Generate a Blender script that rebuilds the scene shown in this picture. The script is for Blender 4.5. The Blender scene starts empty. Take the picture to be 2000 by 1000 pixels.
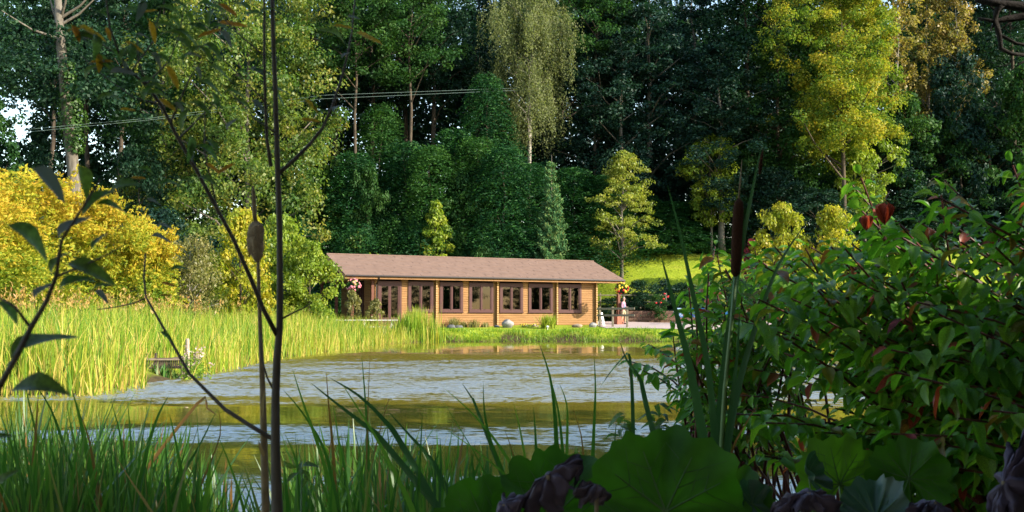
import bpy, math, random
import numpy as np
from mathutils import Vector, Matrix, Euler, noise

random.seed(7)
RNG = np.random.default_rng(11)
SC = bpy.context.scene
COL = SC.collection

# ------------------------------------------------------------------ camera
EYE = 1.22
TILT = math.atan(126 / 2000)
cam_d = bpy.data.cameras.new('camera')
cam_d.lens = 36.0
cam_d.sensor_width = 36.0
cam_d.clip_start = 0.05
cam_d.clip_end = 2000
cam_d.dof.use_dof = True
cam_d.dof.focus_distance = 22.0
cam_d.dof.aperture_fstop = 13.0
cam = bpy.data.objects.new('camera', cam_d)
COL.objects.link(cam)
cam.location = (0, 0, EYE)
cam.rotation_euler = (math.pi / 2 + TILT, 0, 0)
SC.camera = cam

# ------------------------------------------------------------------ light
SUN_EL = math.radians(27)
SUN_AZ = Vector((0.92, -0.39, 0)).normalized()
SUN_DIR = Vector((SUN_AZ.x * math.cos(SUN_EL), SUN_AZ.y * math.cos(SUN_EL), math.sin(SUN_EL)))
world = bpy.data.worlds.new('World')
SC.world = world
world.use_nodes = True
wn = world.node_tree
wn.nodes.clear()
sky = wn.nodes.new('ShaderNodeTexSky')
sky.sky_type = 'NISHITA'
sky.sun_disc = False
sky.sun_elevation = SUN_EL
sky.sun_rotation = math.atan2(SUN_DIR.x, SUN_DIR.y)
sky.air_density = 1.3
sky.dust_density = 0.7
bg = wn.nodes.new('ShaderNodeBackground')
bg.inputs['Strength'].default_value = 0.15
wo = wn.nodes.new('ShaderNodeOutputWorld')
wn.links.new(sky.outputs[0], bg.inputs[0])
wn.links.new(bg.outputs[0], wo.inputs[0])
sun_d = bpy.data.lights.new('sun', 'SUN')
sun_d.energy = 3.9
sun_d.angle = math.radians(0.53)
sun_d.color = (1.0, 0.90, 0.74)
sun = bpy.data.objects.new('sun', sun_d)
COL.objects.link(sun)
sun.rotation_euler = SUN_DIR.to_track_quat('Z', 'Y').to_euler()
sun.location = (60, -30, 60)

SC.view_settings.view_transform = 'Standard'
SC.view_settings.look = 'None'
SC.view_settings.exposure = 1.5
SC.view_settings.gamma = 1.0
SC.view_settings.use_curve_mapping = False
SC.render.engine = 'CYCLES'
SC.cycles.max_bounces = 6
SC.cycles.diffuse_bounces = 3
SC.cycles.glossy_bounces = 3
SC.cycles.transmission_bounces = 4
SC.cycles.transparent_max_bounces = 6
SC.cycles.use_denoising = True
SC.cycles.sample_clamp_indirect = 6.0


def px(x, y, Y):
    """the point at distance Y along the view axis that the camera sees at photo pixel x, y"""
    u, v = (x - 1000) / 2000, (500 - y) / 2000
    d = Vector((u, math.cos(TILT) - v * math.sin(TILT), math.sin(TILT) + v * math.cos(TILT)))
    d *= Y / d.y
    return Vector((d.x, d.y, d.z + EYE))


# ------------------------------------------------------------------ tags
def tag(o, label=None, cat=None, group=None, kind=None):
    if label:
        o['label'] = label
    if cat:
        o['category'] = cat
    if group:
        o['group'] = group
    if kind:
        o['kind'] = kind
    return o


def empty(name, loc=(0, 0, 0), label=None, cat=None, group=None, rz=0.0):
    o = bpy.data.objects.new(name, None)
    o.empty_display_size = 0.2
    COL.objects.link(o)
    o.location = loc
    o.rotation_euler = (0, 0, rz)
    return tag(o, label, cat, group)


def link(name, me, parent=None, loc=None):
    o = bpy.data.objects.new(name, me)
    COL.objects.link(o)
    if parent is not None:
        o.parent = parent
    if loc is not None:
        o.location = loc
    return o


def dup(root, loc, rz=0.0, scale=None, label=None, group=None):
    r = root.copy()
    COL.objects.link(r)
    r.location = loc
    r.rotation_euler = (0, 0, rz)
    if scale is not None:
        r.scale = scale
    if label:
        r['label'] = label
    if group:
        r['group'] = group
    for ch in root.children:
        c = ch.copy()
        COL.objects.link(c)
        c.parent = r
        for g in ch.children:
            d = g.copy()
            COL.objects.link(d)
            d.parent = c
    return r


# ------------------------------------------------------------------ meshes
class MB:
    def __init__(self):
        self.v, self.f, self.n = [], [], 0

    def add(self, verts, faces):
        self.v.extend([tuple(p) for p in verts])
        self.f.extend([tuple(i + self.n for i in f) for f in faces])
        self.n += len(verts)
        return self

    def box(self, c, s, M=None):
        x, y, z = s[0] / 2, s[1] / 2, s[2] / 2
        vs = [Vector((a * x, b * y, d * z)) for d in (-1, 1) for b in (-1, 1) for a in (-1, 1)]
        if M is not None:
            vs = [M @ p for p in vs]
        vs = [p + Vector(c) for p in vs]
        return self.add(vs, [(0, 2, 3, 1), (4, 5, 7, 6), (0, 1, 5, 4), (2, 6, 7, 3), (0, 4, 6, 2), (1, 3, 7, 5)])

    def bevbox(self, c, s, b=0.01, M=None):
        """box with its long edges cut, an octagon section along its longest side"""
        ax = max(range(3), key=lambda i: s[i])
        o1, o2 = [i for i in range(3) if i != ax]
        h1, h2, L = s[o1] / 2, s[o2] / 2, s[ax] / 2
        sec = [(h1 - b, -h2), (h1, -h2 + b), (h1, h2 - b), (h1 - b, h2), (-h1 + b, h2), (-h1, h2 - b), (-h1, -h2 + b), (-h1 + b, -h2)]
        vs = []
        for t in (-L, L):
            for p, q in sec:
                w = [0, 0, 0]
                w[ax], w[o1], w[o2] = t, p, q
                w = Vector(w)
                vs.append((M @ w if M is not None else w) + Vector(c))
        fs = [(i, (i + 1) % 8, 8 + (i + 1) % 8, 8 + i) for i in range(8)]
        fs += [tuple(range(7, -1, -1)), tuple(range(8, 16))]
        return self.add(vs, fs)

    def tube(self, pts, radii, n=6, cap=True):
        pts = [Vector(p) for p in pts]
        if not hasattr(radii, '__len__'):
            radii = [radii] * len(pts)
        vs, fs = [], []
        ref = Vector((0.31, 0.17, 0.93))
        for i, p in enumerate(pts):
            t = (pts[min(i + 1, len(pts) - 1)] - pts[max(i - 1, 0)])
            if t.length < 1e-9:
                t = Vector((0, 0, 1))
            t.normalize()
            a = t.cross(ref)
            if a.length < 0.05:
                a = t.cross(Vector((1, 0, 0)))
            a.normalize()
            b = t.cross(a)
            for k in range(n):
                an = 2 * math.pi * k / n
                vs.append(p + (a * math.cos(an) + b * math.sin(an)) * radii[i])
        for i in range(len(pts) - 1):
            for k in range(n):
                k2 = (k + 1) % n
                fs.append((i * n + k, i * n + k2, (i + 1) * n + k2, (i + 1) * n + k))
        if cap:
            fs.append(tuple(range(n - 1, -1, -1)))
            fs.append(tuple((len(pts) - 1) * n + k for k in range(n)))
        return self.add(vs, fs)

    def lathe(self, prof, c=(0, 0, 0), n=16, M=None):
        vs, fs = [], []
        for r, z in prof:
            for k in range(n):
                an = 2 * math.pi * k / n
                p = Vector((r * math.cos(an), r * math.sin(an), z))
                vs.append((M @ p if M is not None else p) + Vector(c))
        for i in range(len(prof) - 1):
            for k in range(n):
                k2 = (k + 1) % n
                fs.append((i * n + k, i * n + k2, (i + 1) * n + k2, (i + 1) * n + k))
        fs.append(tuple(range(n - 1, -1, -1)))
        fs.append(tuple((len(prof) - 1) * n + k for k in range(n)))
        return self.add(vs, fs)

    def mesh(self, name, mat, smooth=False):
        me = bpy.data.meshes.new(name)
        me.from_pydata([tuple(p) for p in self.v], [], self.f)
        if mat:
            me.materials.append(mat)
        if smooth:
            me.polygons.foreach_set('use_smooth', [True] * len(me.polygons))
        me.update()
        return me

    def build(self, name, mat, parent=None, smooth=False, loc=None):
        return link(name, self.mesh(name, mat, smooth), parent, loc)


def np_mesh(name, V, F, mat, tint=None, smooth=False):
    """V (n,3) floats, F (m,k) ints, tint one number per face"""
    me = bpy.data.meshes.new(name)
    V = np.ascontiguousarray(V, dtype=np.float32)
    F = np.ascontiguousarray(F, dtype=np.int32)
    m, k = F.shape
    me.vertices.add(len(V))
    me.vertices.foreach_set('co', V.ravel())
    me.loops.add(m * k)
    me.loops.foreach_set('vertex_index', F.ravel())
    me.polygons.add(m)
    me.polygons.foreach_set('loop_start', np.arange(0, m * k, k, dtype=np.int32))
    if smooth:
        me.polygons.foreach_set('use_smooth', np.ones(m, dtype=bool))
    if tint is not None:
        at = me.attributes.new('tint', 'FLOAT', 'FACE')
        at.data.foreach_set('value', np.ascontiguousarray(tint, dtype=np.float32))
    me.materials.append(mat)
    me.update(calc_edges=True)
    me.validate()
    return me


def unit(a):
    return a / (np.linalg.norm(a, axis=-1, keepdims=True) + 1e-9)


# ------------------------------------------------------------------ materials
def new_mat(name):
    m = bpy.data.materials.new(name)
    m.use_nodes = True
    nt = m.node_tree
    nt.nodes.clear()
    out = nt.nodes.new('ShaderNodeOutputMaterial')
    return m, nt, out


def N(nt, t, **kw):
    n = nt.nodes.new('ShaderNode' + t)
    for k, v in kw.items():
        setattr(n, k, v)
    return n


def ramp(nt, fac, stops):
    r = N(nt, 'ValToRGB')
    el = r.color_ramp.elements
    while len(el) < len(stops):
        el.new(0.5)
    for e, (p, c) in zip(el, stops):
        e.position = p
        e.color = (*c, 1)
    nt.links.new(fac, r.inputs[0])
    return r


def leaf_mat(name, stops, trans=0.4, rough=0.45, spec=0.35, attr=True, scale=None):
    """leaf: diffuse and gloss in front, light through the blade"""
    m, nt, out = new_mat(name)
    if attr:
        a = N(nt, 'Attribute', attribute_name='tint')
        fac = a.outputs['Fac']
    else:
        oi = N(nt, 'ObjectInfo')
        fac = oi.outputs['Random']
    cs = [(i / max(1, len(stops) - 1), c) for i, c in enumerate(stops)]
    r = ramp(nt, fac, cs)
    col = r.outputs[0]
    if scale:
        tc = N(nt, 'TexCoord')
        no = N(nt, 'TexNoise')
        no.inputs['Scale'].default_value = scale
        no.inputs['Detail'].default_value = 5
        nt.links.new(tc.outputs['Object'], no.inputs['Vector'])
        mr = N(nt, 'MapRange')
        mr.inputs[1].default_value, mr.inputs[2].default_value = 0.3, 0.7
        mr.inputs[3].default_value, mr.inputs[4].default_value = 0.55, 1.4
        nt.links.new(no.outputs['Fac'], mr.inputs[0])
        mx = N(nt, 'VectorMath', operation='SCALE')
        nt.links.new(col, mx.inputs[0])
        nt.links.new(mr.outputs[0], mx.inputs['Scale'])
        col = mx.outputs[0]
    p = N(nt, 'BsdfPrincipled')
    p.inputs['Roughness'].default_value = rough
    p.inputs['Specular IOR Level'].default_value = spec
    nt.links.new(col, p.inputs['Base Color'])
    t = N(nt, 'BsdfTranslucent')
    br = N(nt, 'VectorMath', operation='MULTIPLY')
    br.inputs[1].default_value = (1.35, 1.45, 0.7)
    nt.links.new(col, br.inputs[0])
    nt.links.new(br.outputs[0], t.inputs['Color'])
    mx = N(nt, 'MixShader')
    mx.inputs[0].default_value = trans
    nt.links.new(p.outputs[0], mx.inputs[1])
    nt.links.new(t.outputs[0], mx.inputs[2])
    nt.links.new(mx.outputs[0], out.inputs[0])
    return m


def solid_mat(name, c1, c2=None, scale=4.0, rough=0.7, spec=0.3, stretch=(1, 1, 1), bump=0.0, detail=6, metal=0.0, world_space=False):
    m, nt, out = new_mat(name)
    p = N(nt, 'BsdfPrincipled')
    p.inputs['Roughness'].default_value = rough
    p.inputs['Specular IOR Level'].default_value = spec
    p.inputs['Metallic'].default_value = metal
    c2 = c2 or tuple(0.7 * x for x in c1)
    tc = N(nt, 'TexCoord')
    if world_space:
        src = N(nt, 'NewGeometry').outputs['Position']
    else:
        src = tc.outputs['Object']
    mp = N(nt, 'Mapping')
    mp.inputs['Scale'].default_value = stretch
    nt.links.new(src, mp.inputs[0])
    no = N(nt, 'TexNoise')
    no.inputs['Scale'].default_value = scale
    no.inputs['Detail'].default_value = detail
    no.inputs['Roughness'].default_value = 0.62
    nt.links.new(mp.outputs[0], no.inputs['Vector'])
    r = ramp(nt, no.outputs['Fac'], [(0.3, c2), (0.7, c1)])
    nt.links.new(r.outputs[0], p.inputs['Base Color'])
    if bump:
        b = N(nt, 'Bump')
        b.inputs['Strength'].default_value = bump
        b.inputs['Distance'].default_value = 0.02
        nt.links.new(no.outputs['Fac'], b.inputs['Height'])
        nt.links.new(b.outputs[0], p.inputs['Normal'])
    nt.links.new(p.outputs[0], out.inputs[0])
    return m


M = {}
# foliage
M['wood_dark'] = leaf_mat('dark_hazy_leaves', [(.007, .027, .015), (.014, .046, .022), (.030, .074, .028)], 0.28, .55, 0.18)  # bluish haze of the wood put into the leaf colour
M['wood_haze'] = leaf_mat('haze_tinted_leaves', [(.006, .025, .019), (.012, .041, .028), (.026, .066, .036)], 0.26, .55, 0.2)  # more of the haze blue, painted into these leaves
M['wood_mid'] = leaf_mat('mid_leaves', [(.014, .048, .014), (.028, .082, .020), (.062, .125, .026)], 0.33, .55, 0.12)
M['maple'] = leaf_mat('turning_leaves', [(.04, .09, .018), (.08, .15, .028), (.17, .22, .04), (.30, .25, .05)], .45)
M['birch'] = leaf_mat('birch_leaves', [(.08, .11, .045), (.16, .185, .08), (.25, .265, .13)], 0.45, .55, 0.12)
M['gold'] = leaf_mat('golden_leaves', [(.05, .11, .018), (.13, .20, .025), (.28, .28, .03), (.42, .30, .03)], 0.4, .55, 0.12)
M['yellow'] = leaf_mat('yellow_leaves', [(.09, .18, .02), (.26, .31, .03), (.45, .39, .04), (.46, .30, .03)], 0.45, .55, 0.12)
M['lime'] = leaf_mat('lime_leaves', [(.10, .17, .02), (.20, .28, .03), (.34, .36, .04)], .45)
M['lime_yellow'] = leaf_mat('lime_yellow_leaves', [(.16, .24, .02), (.34, .34, .03), (.46, .34, .03)], .45)
M['olive'] = leaf_mat('olive_leaves', [(.10, .11, .03), (.20, .19, .06), (.30, .26, .10)], .4)
M['alder'] = leaf_mat('alder_leaves', [(.11, .16, .025), (.22, .26, .04), (.33, .31, .05)], .45)
M['cypress'] = leaf_mat('cypress_sprays', [(.005, .030, .012), (.012, .056, .018), (.045, .13, .026)], 0.25, .55, 0.12)
M['cypress_light'] = leaf_mat('light_cypress_sprays', [(.010, .045, .012), (.026, .085, .018), (.07, .16, .03)], .28, .55, .12)
M['spruce'] = leaf_mat('spruce_needles', [(.04, .12, .05), (.09, .20, .07), (.17, .20, .06)], 0.2, .55, 0.08)
M['ivy'] = leaf_mat('ivy_leaves', [(.03, .08, .015), (.06, .13, .02)], .3)
M['rust_leaf'] = leaf_mat('thin_autumn_leaves', [(.13, .14, .03), (.28, .23, .06), (.30, .19, .05)], .4)
M['red_shrub'] = leaf_mat('red_leaves', [(.16, .02, .03), (.30, .03, .06), (.22, .05, .05)], .3)
M['reed'] = leaf_mat('reed_blades', [(.07, .17, .018), (.18, .29, .024), (.35, .38, .04), (.50, .37, .10)], .4, .5, .25)
M['reed_red'] = leaf_mat('reed_plumes', [(.40, .20, .06), (.46, .34, .10), (.34, .15, .06)], .3)
M['bank_grass'] = leaf_mat('bank_grass_blades', [(.09, .19, .012), (.18, .30, .018), (.28, .36, .03)], .4)
M['lawn_grass'] = leaf_mat('lawn_blades', [(.16, .24, .02), (.24, .30, .025), (.32, .34, .05)], .4)
M['pale_flower'] = leaf_mat('pale_pink_petals', [(.55, .36, .38), (.6, .5, .45)], .3)
# near plants: the tint comes from each object
M['dog_green'] = leaf_mat('dogwood_green', [(.05, .15, .014), (.09, .235, .018), (.18, .31, .03)], .55, .35, .35, attr=False, scale=30)
M['dog_mixed'] = leaf_mat('dogwood_mixed', [(.10, .15, .02), (.15, .12, .02), (.20, .08, .02)], .42, .4, .4, attr=False, scale=18)
M['dog_red'] = leaf_mat('dogwood_red', [(.22, .03, .025), (.30, .05, .03), (.16, .04, .06)], .45, .4, .35, attr=False, scale=25)
M['dog_mass'] = leaf_mat('dogwood_mass', [(.05, .16, .015), (.09, .24, .02), (.15, .29, .025), (.18, .13, .02), (.26, .04, .03)], .42, .38, .45)
M['blade_green'] = leaf_mat('sedge_green', [(.03, .10, .018), (.055, .16, .022), (.11, .22, .03)], .4, .35, .5, attr=False)
M['blade_dark'] = leaf_mat('cattail_blade', [(.025, .075, .03), (.04, .11, .035)], .3, .4, .5, attr=False)
M['blade_brown'] = leaf_mat('dead_blade', [(.16, .10, .04), (.22, .11, .03), (.28, .20, .10)], .3, .6, .2, attr=False)
M['sedge_mass'] = leaf_mat('sedge_mass', [(.025, .085, .018), (.05, .15, .022), (.10, .21, .03), (.20, .14, .06)], .4, .42, .4)
M['sap_leaf'] = leaf_mat('willow_leaf', [(.05, .12, .03), (.09, .14, .03), (.06, .12, .05)], .45, .45, .4, attr=False, scale=12)
M['sap_orange'] = leaf_mat('turning_willow_leaf', [(.30, .20, .02), (.34, .14, .02)], .45, .45, .3, attr=False, scale=12)
M['sap_grey'] = leaf_mat('leaf_underside', [(.11, .14, .17), (.16, .18, .20)], .2, .5, .3, attr=False)
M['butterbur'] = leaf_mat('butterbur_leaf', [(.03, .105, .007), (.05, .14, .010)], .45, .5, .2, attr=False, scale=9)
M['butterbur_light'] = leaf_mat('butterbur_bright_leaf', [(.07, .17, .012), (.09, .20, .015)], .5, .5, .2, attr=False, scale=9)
M['butterbur_dark'] = leaf_mat('butterbur_dark_leaf', [(.02, .055, .03), (.024, .065, .036)], .25, .45, .45, attr=False, scale=9)  # darker, bluer green for the folded leaves
M['wilted'] = leaf_mat('wilted_leaf', [(.05, .035, .062), (.085, .062, .088)], .1, .6, .3, attr=False, scale=14)
M['vein'] = solid_mat('leaf_vein', (.055, .12, .025), rough=.5)
# wood, building, stone
M['bark'] = solid_mat('bark', (.11, .085, .06), (.035, .027, .02), 6, .9, .2, (1, 1, .25), .6)
M['bark_pale'] = solid_mat('pale_bark', (.38, .35, .30), (.12, .10, .08), 5, .8, .2, (1, 1, .5), .4)
M['bark_grey'] = solid_mat('grey_bark', (.17, .15, .12), (.07, .06, .045), 6, .85, .2, (1, 1, .2), .5)
M['stem'] = solid_mat('sapling_bark', (.10, .085, .07), (.045, .036, .03), 40, .7, .3, (1, 1, .2), .3)
M['stem_red'] = solid_mat('dogwood_stem', (.12, .03, .025), (.05, .014, .014), 20, .5, .4)
M['stem_green'] = solid_mat('green_stem', (.07, .14, .03), (.04, .09, .02), 20, .5, .4)
M['stem_tan'] = solid_mat('dry_stem', (.24, .18, .11), (.12, .09, .05), 30, .8, .2)
M['cat_brown'] = solid_mat('cattail_head', (.055, .022, .010), (.03, .012, .007), 220, .95, .1, bump=.6)
M['cat_fluff'] = solid_mat('cattail_fluff', (.42, .33, .22), (.20, .14, .085), 60, 1.0, .05, bump=.8)
M['log'] = solid_mat('log_boards', (.32, .165, .058), (.225, .11, .037), 2.2, .6, .3, (.5, .5, 5), .15, world_space=True)
M['log_end'] = solid_mat('log_ends', (.48, .31, .14), (.34, .20, .08), 9, .7, .2)
M['fascia'] = solid_mat('fascia_boards', (.34, .17, .06), (.22, .10, .035), 5, .55, .3)
M['frame'] = solid_mat('stained_frames', (.075, .021, .017), (.05, .014, .012), 6, .5, .35)
M['gutter'] = solid_mat('gutter', (.03, .022, .02), (.02, .016, .015), 5, .4, .4)
M['roof'] = solid_mat('felt_shingles', (.205, .135, .105), (.16, .104, .08), 2.2, .9, .15, (1, 1, 1), .3, detail=10)
M['inside'] = solid_mat('room_lining', (.12, .07, .03), (.08, .045, .02), 3, .8, .2)
M['white'] = solid_mat('white_and_glare', (.78, .77, .72), (.66, .65, .60), 8, .5, .3)  # also puts the overexposed look into the pale timber tables
M['fence'] = solid_mat('weathered_fence', (.24, .21, .15), (.14, .12, .08), 7, .85, .2, (1, 1, 1), .3)
M['post_red'] = solid_mat('stained_post', (.16, .055, .03), (.10, .035, .02), 6, .6, .3)
M['brick'] = solid_mat('red_brick', (.42, .15, .09), (.30, .10, .06), 12, .85, .2, bump=.3)
M['mortar'] = solid_mat('mortar', (.40, .37, .32), (.30, .27, .23), 10, .9, .1)
M['stone'] = solid_mat('grey_stone', (.34, .33, .31), (.16, .15, .14), 5, .85, .2, bump=.6)
M['stone_dark'] = solid_mat('dark_stone', (.14, .14, .14), (.06, .06, .06), 5, .85, .2, bump=.6)
M['stone_tan'] = solid_mat('tan_stone', (.36, .28, .20), (.20, .15, .10), 5, .85, .2, bump=.6)
M['wall_brown'] = solid_mat('brown_wall', (.17, .10, .07), (.10, .06, .045), 3, .9, .1, bump=.4)
M['blue'] = solid_mat('blue_plastic', (.02, .14, .34), (.015, .10, .26), 5, .45, .4)
M['metal'] = solid_mat('dark_metal', (.05, .05, .055), (.03, .03, .033), 5, .4, .5)
M['wire'] = solid_mat('cable', (.12, .18, .16), (.10, .15, .13), 5, .5, .4)
M['cage_wood'] = solid_mat('wet_wood', (.13, .095, .07), (.05, .04, .03), 14, .7, .3, (1, 1, .3), .4)
M['post_pale'] = solid_mat('pale_post', (.40, .33, .25), (.25, .19, .13), 9, .8, .2, (1, 1, .3), .3)
M['flower_red'] = solid_mat('red_petals', (.55, .03, .03), (.40, .02, .03), 20, .6, .2)
M['flower_yellow'] = solid_mat('yellow_petals', (.70, .50, .04), (.60, .38, .03), 20, .6, .2)
M['flower_pink'] = solid_mat('pink_petals', (.62, .22, .26), (.50, .14, .18), 20, .6, .2)
M['basket'] = solid_mat('dark_basket', (.035, .04, .03), (.02, .022, .018), 20, .9, .2)
M['skin'] = solid_mat('skin', (.52, .30, .22), (.46, .25, .18), 12, .5, .4)
M['shirt'] = solid_mat('pink_shirt', (.46, .26, .33), (.40, .22, .30), 14, .85, .1)
M['vest'] = solid_mat('blue_vest', (.13, .20, .30), (.10, .16, .24), 14, .85, .1)
M['trousers'] = solid_mat('tan_trousers', (.42, .32, .20), (.36, .27, .16), 14, .85, .1)
M['hair'] = solid_mat('grey_hair', (.33, .29, .26), (.22, .19, .17), 60, .7, .2)
M['shoe'] = solid_mat('dark_shoe', (.05, .04, .035), (.03, .025, .02), 10, .5, .4)
M['dark_twig'] = solid_mat('lichened_twig', (.022, .019, .016), (.01, .008, .007), 30, .9, .2, bump=.5)
M['berry'] = solid_mat('dark_berry', (.03, .02, .03), (.02, .015, .02), 10, .3, .5)


def ground_mat():
    m, nt, out = new_mat('ground_cover')
    g = N(nt, 'NewGeometry')
    n1 = N(nt, 'TexNoise')
    n1.inputs['Scale'].default_value = 0.35
    n1.inputs['Detail'].default_value = 8
    n2 = N(nt, 'TexNoise')
    n2.inputs['Scale'].default_value = 6
    n2.inputs['Detail'].default_value = 8
    n2.inputs['Roughness'].default_value = .7
    for n in (n1, n2):
        nt.links.new(g.outputs['Position'], n.inputs['Vector'])
    r1 = ramp(nt, n1.outputs['Fac'], [(.3, (.20, .27, .02)), (.55, (.28, .34, .025)), (.75, (.34, .33, .05))])
    r2 = ramp(nt, n2.outputs['Fac'], [(.3, (.55, .6, .5)), (.7, (1.15, 1.1, 1.1))])
    mul = N(nt, 'MixRGB', blend_type='MULTIPLY')
    mul.inputs[0].default_value = 1
    nt.links.new(r1.outputs[0], mul.inputs[1])
    nt.links.new(r2.outputs[0], mul.inputs[2])
    # earth: woodland floor and the pond bed, from an attribute laid down with the terrain
    a = N(nt, 'Attribute', attribute_name='earth')
    r3 = ramp(nt, n2.outputs['Fac'], [(.3, (.030, .022, .012)), (.7, (.085, .065, .03))])
    mx = N(nt, 'MixRGB')
    nt.links.new(a.outputs['Fac'], mx.inputs[0])
    nt.links.new(mul.outputs[0], mx.inputs[1])
    nt.links.new(r3.outputs[0], mx.inputs[2])
    p = N(nt, 'BsdfPrincipled')
    p.inputs['Roughness'].default_value = .95
    p.inputs['Specular IOR Level'].default_value = .1
    nt.links.new(mx.outputs[0], p.inputs['Base Color'])
    b = N(nt, 'Bump')
    b.inputs['Strength'].default_value = .8
    b.inputs['Distance'].default_value = .05
    nt.links.new(n2.outputs['Fac'], b.inputs['Height'])
    nt.links.new(b.outputs[0], p.inputs['Normal'])
    nt.links.new(p.outputs[0], out.inputs[0])
    return m


def water_mat():
    m, nt, out = new_mat('pond_water')
    g = N(nt, 'NewGeometry')
    wind = N(nt, 'Attribute', attribute_name='breeze')
    # wavelets: their slopes straight from noise
    mr = N(nt, 'Mapping')
    mr.inputs['Scale'].default_value = (.8, 2.2, 1)
    nt.links.new(g.outputs['Position'], mr.inputs[0])
    n1 = N(nt, 'TexNoise')
    n1.inputs['Scale'].default_value = 8.0
    n1.inputs['Detail'].default_value = 3
    n1.inputs['Roughness'].default_value = .55
    nt.links.new(mr.outputs[0], n1.inputs['Vector'])
    sb_ = N(nt, 'VectorMath', operation='SUBTRACT')
    sb_.inputs[1].default_value = (.5, .5, .5)
    nt.links.new(n1.outputs['Color'], sb_.inputs[0])
    k1 = N(nt, 'VectorMath', operation='MULTIPLY')
    k1.inputs[1].default_value = (.55, .85, 0)
    nt.links.new(sb_.outputs[0], k1.inputs[0])
    st = N(nt, 'VectorMath', operation='ADD')       # normals leaned to the near bank so breezy water mirrors the sky
    st.inputs[1].default_value = (0, -.25, 0)
    nt.links.new(k1.outputs[0], st.inputs[0])
    k2 = N(nt, 'VectorMath', operation='SCALE')
    nt.links.new(st.outputs[0], k2.inputs[0])
    nt.links.new(wind.outputs['Fac'], k2.inputs['Scale'])
    up_ = N(nt, 'VectorMath', operation='ADD')
    up_.inputs[1].default_value = (0, 0, 1)
    nt.links.new(k2.outputs[0], up_.inputs[0])
    b = N(nt, 'VectorMath', operation='NORMALIZE')
    nt.links.new(up_.outputs[0], b.inputs[0])
    p = N(nt, 'BsdfPrincipled')
    p.inputs['Base Color'].default_value = (.15, .118, .014, 1)
    p.inputs['IOR'].default_value = 1.33
    p.inputs['Roughness'].default_value = .04
    p.inputs['Specular IOR Level'].default_value = .5
    nt.links.new(b.outputs[0], p.inputs['Normal'])
    # extra mirror gloss added on ruffled water to brighten its sky reflection
    gl = N(nt, 'BsdfGlossy')
    gl.inputs['Roughness'].default_value = .10
    nt.links.new(b.outputs[0], gl.inputs['Normal'])
    fc = N(nt, 'Math', operation='MULTIPLY')
    fc.inputs[1].default_value = .42
    fc.use_clamp = True
    nt.links.new(wind.outputs['Fac'], fc.inputs[0])
    mx = N(nt, 'MixShader')
    nt.links.new(fc.outputs[0], mx.inputs[0])
    nt.links.new(p.outputs[0], mx.inputs[1])
    nt.links.new(gl.outputs[0], mx.inputs[2])
    nt.links.new(mx.outputs[0], out.inputs[0])
    return m


def glass_mat():
    m, nt, out = new_mat('window_glass')
    t = N(nt, 'BsdfTransparent')
    t.inputs[0].default_value = (.25, .27, .26, 1)
    gl = N(nt, 'BsdfGlossy')
    gl.inputs['Roughness'].default_value = .02
    f = N(nt, 'Fresnel')
    f.inputs[0].default_value = 1.5
    mx = N(nt, 'MixShader')
    nt.links.new(f.outputs[0], mx.inputs[0])
    nt.links.new(t.outputs[0], mx.inputs[1])
    nt.links.new(gl.outputs[0], mx.inputs[2])
    nt.links.new(mx.outputs[0], out.inputs[0])
    return m


WAVE = .55
M['ground'] = ground_mat()
M['water'] = water_mat()
M['glass'] = glass_mat()
M['terrace'] = solid_mat('terrace_gravel', (.46, .37, .34), (.34, .27, .25), 9, .95, .1, bump=.4, world_space=True)

# ------------------------------------------------------------------ terrain
POND = np.array([(-7.1, 17), (-7.1, 22.4), (-7.7, 31), (-7.2, 41), (-6.7, 52), (-4.5, 58), (0, 58.3), (10, 58.5), (25, 57),
                 (34, 50), (36, 35), (30, 18), (14, 9), (5, 6.0), (1, 5.6), (-3, 5.4), (-7, 6.3), (-12, 8), (-16, 11), (-16, 15), (-11, 16.2)])


def pond_dist(x, y):
    """distance to the water's edge, negative over the water"""
    x, y = np.atleast_1d(np.asarray(x, float)), np.atleast_1d(np.asarray(y, float))
    d = np.full(x.shape, 1e9)
    ins = np.zeros(x.shape, bool)
    for (ax, ay), (bx, by) in zip(POND, np.roll(POND, -1, 0)):
        ex, ey = bx - ax, by - ay
        t = np.clip(((x - ax) * ex + (y - ay) * ey) / (ex * ex + ey * ey), 0, 1)
        d = np.minimum(d, np.hypot(x - ax - t * ex, y - ay - t * ey))
        c = ((ay > y) != (by > y)) & (x < (bx - ax) * (y - ay) / (by - ay + 1e-12) + ax)
        ins ^= c
    return np.where(ins, -d, d)


def sst(a, b, x):
    t = np.clip((x - a) / (b - a), 0, 1)
    return t * t * (3 - 2 * t)


def height(x, y):
    x, y = np.atleast_1d(np.asarray(x, float)), np.atleast_1d(np.asarray(y, float))
    d = pond_dist(x, y) + .18 * np.sin(x * 1.7 + 2) * np.sin(y * 1.3) + .1 * np.sin(x * 4.1) * np.cos(y * 3.3)
    far = sst(50, 57, y) * sst(-7, -4, x)
    edge = .20 + .42 * far
    z = np.where(d < 0, np.maximum(-.9, d * .5 - .02), edge * sst(-.05, .75, d) + .15 * sst(.5, 7, d) * (1 - far))
    out = sst(0, 1, d)
    z = z + out * .036 * np.clip(y - 58.5, 0, 13.5)
    st = 71.5 + 5 * (1 - sst(4, 10, x))
    z = z + out * (5.75 - .9 * (1 - sst(-8, 2, x))) * sst(0, 1, (y - st) / (87.5 - st))
    z = z + out * .10 * np.clip(y - 87, 0, 70)
    z = z + .05 * np.sin(x * .6 + 1) * np.sin(y * .5) * out
    return z


def hz(x, y):
    return float(height(x, y)[0])


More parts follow.
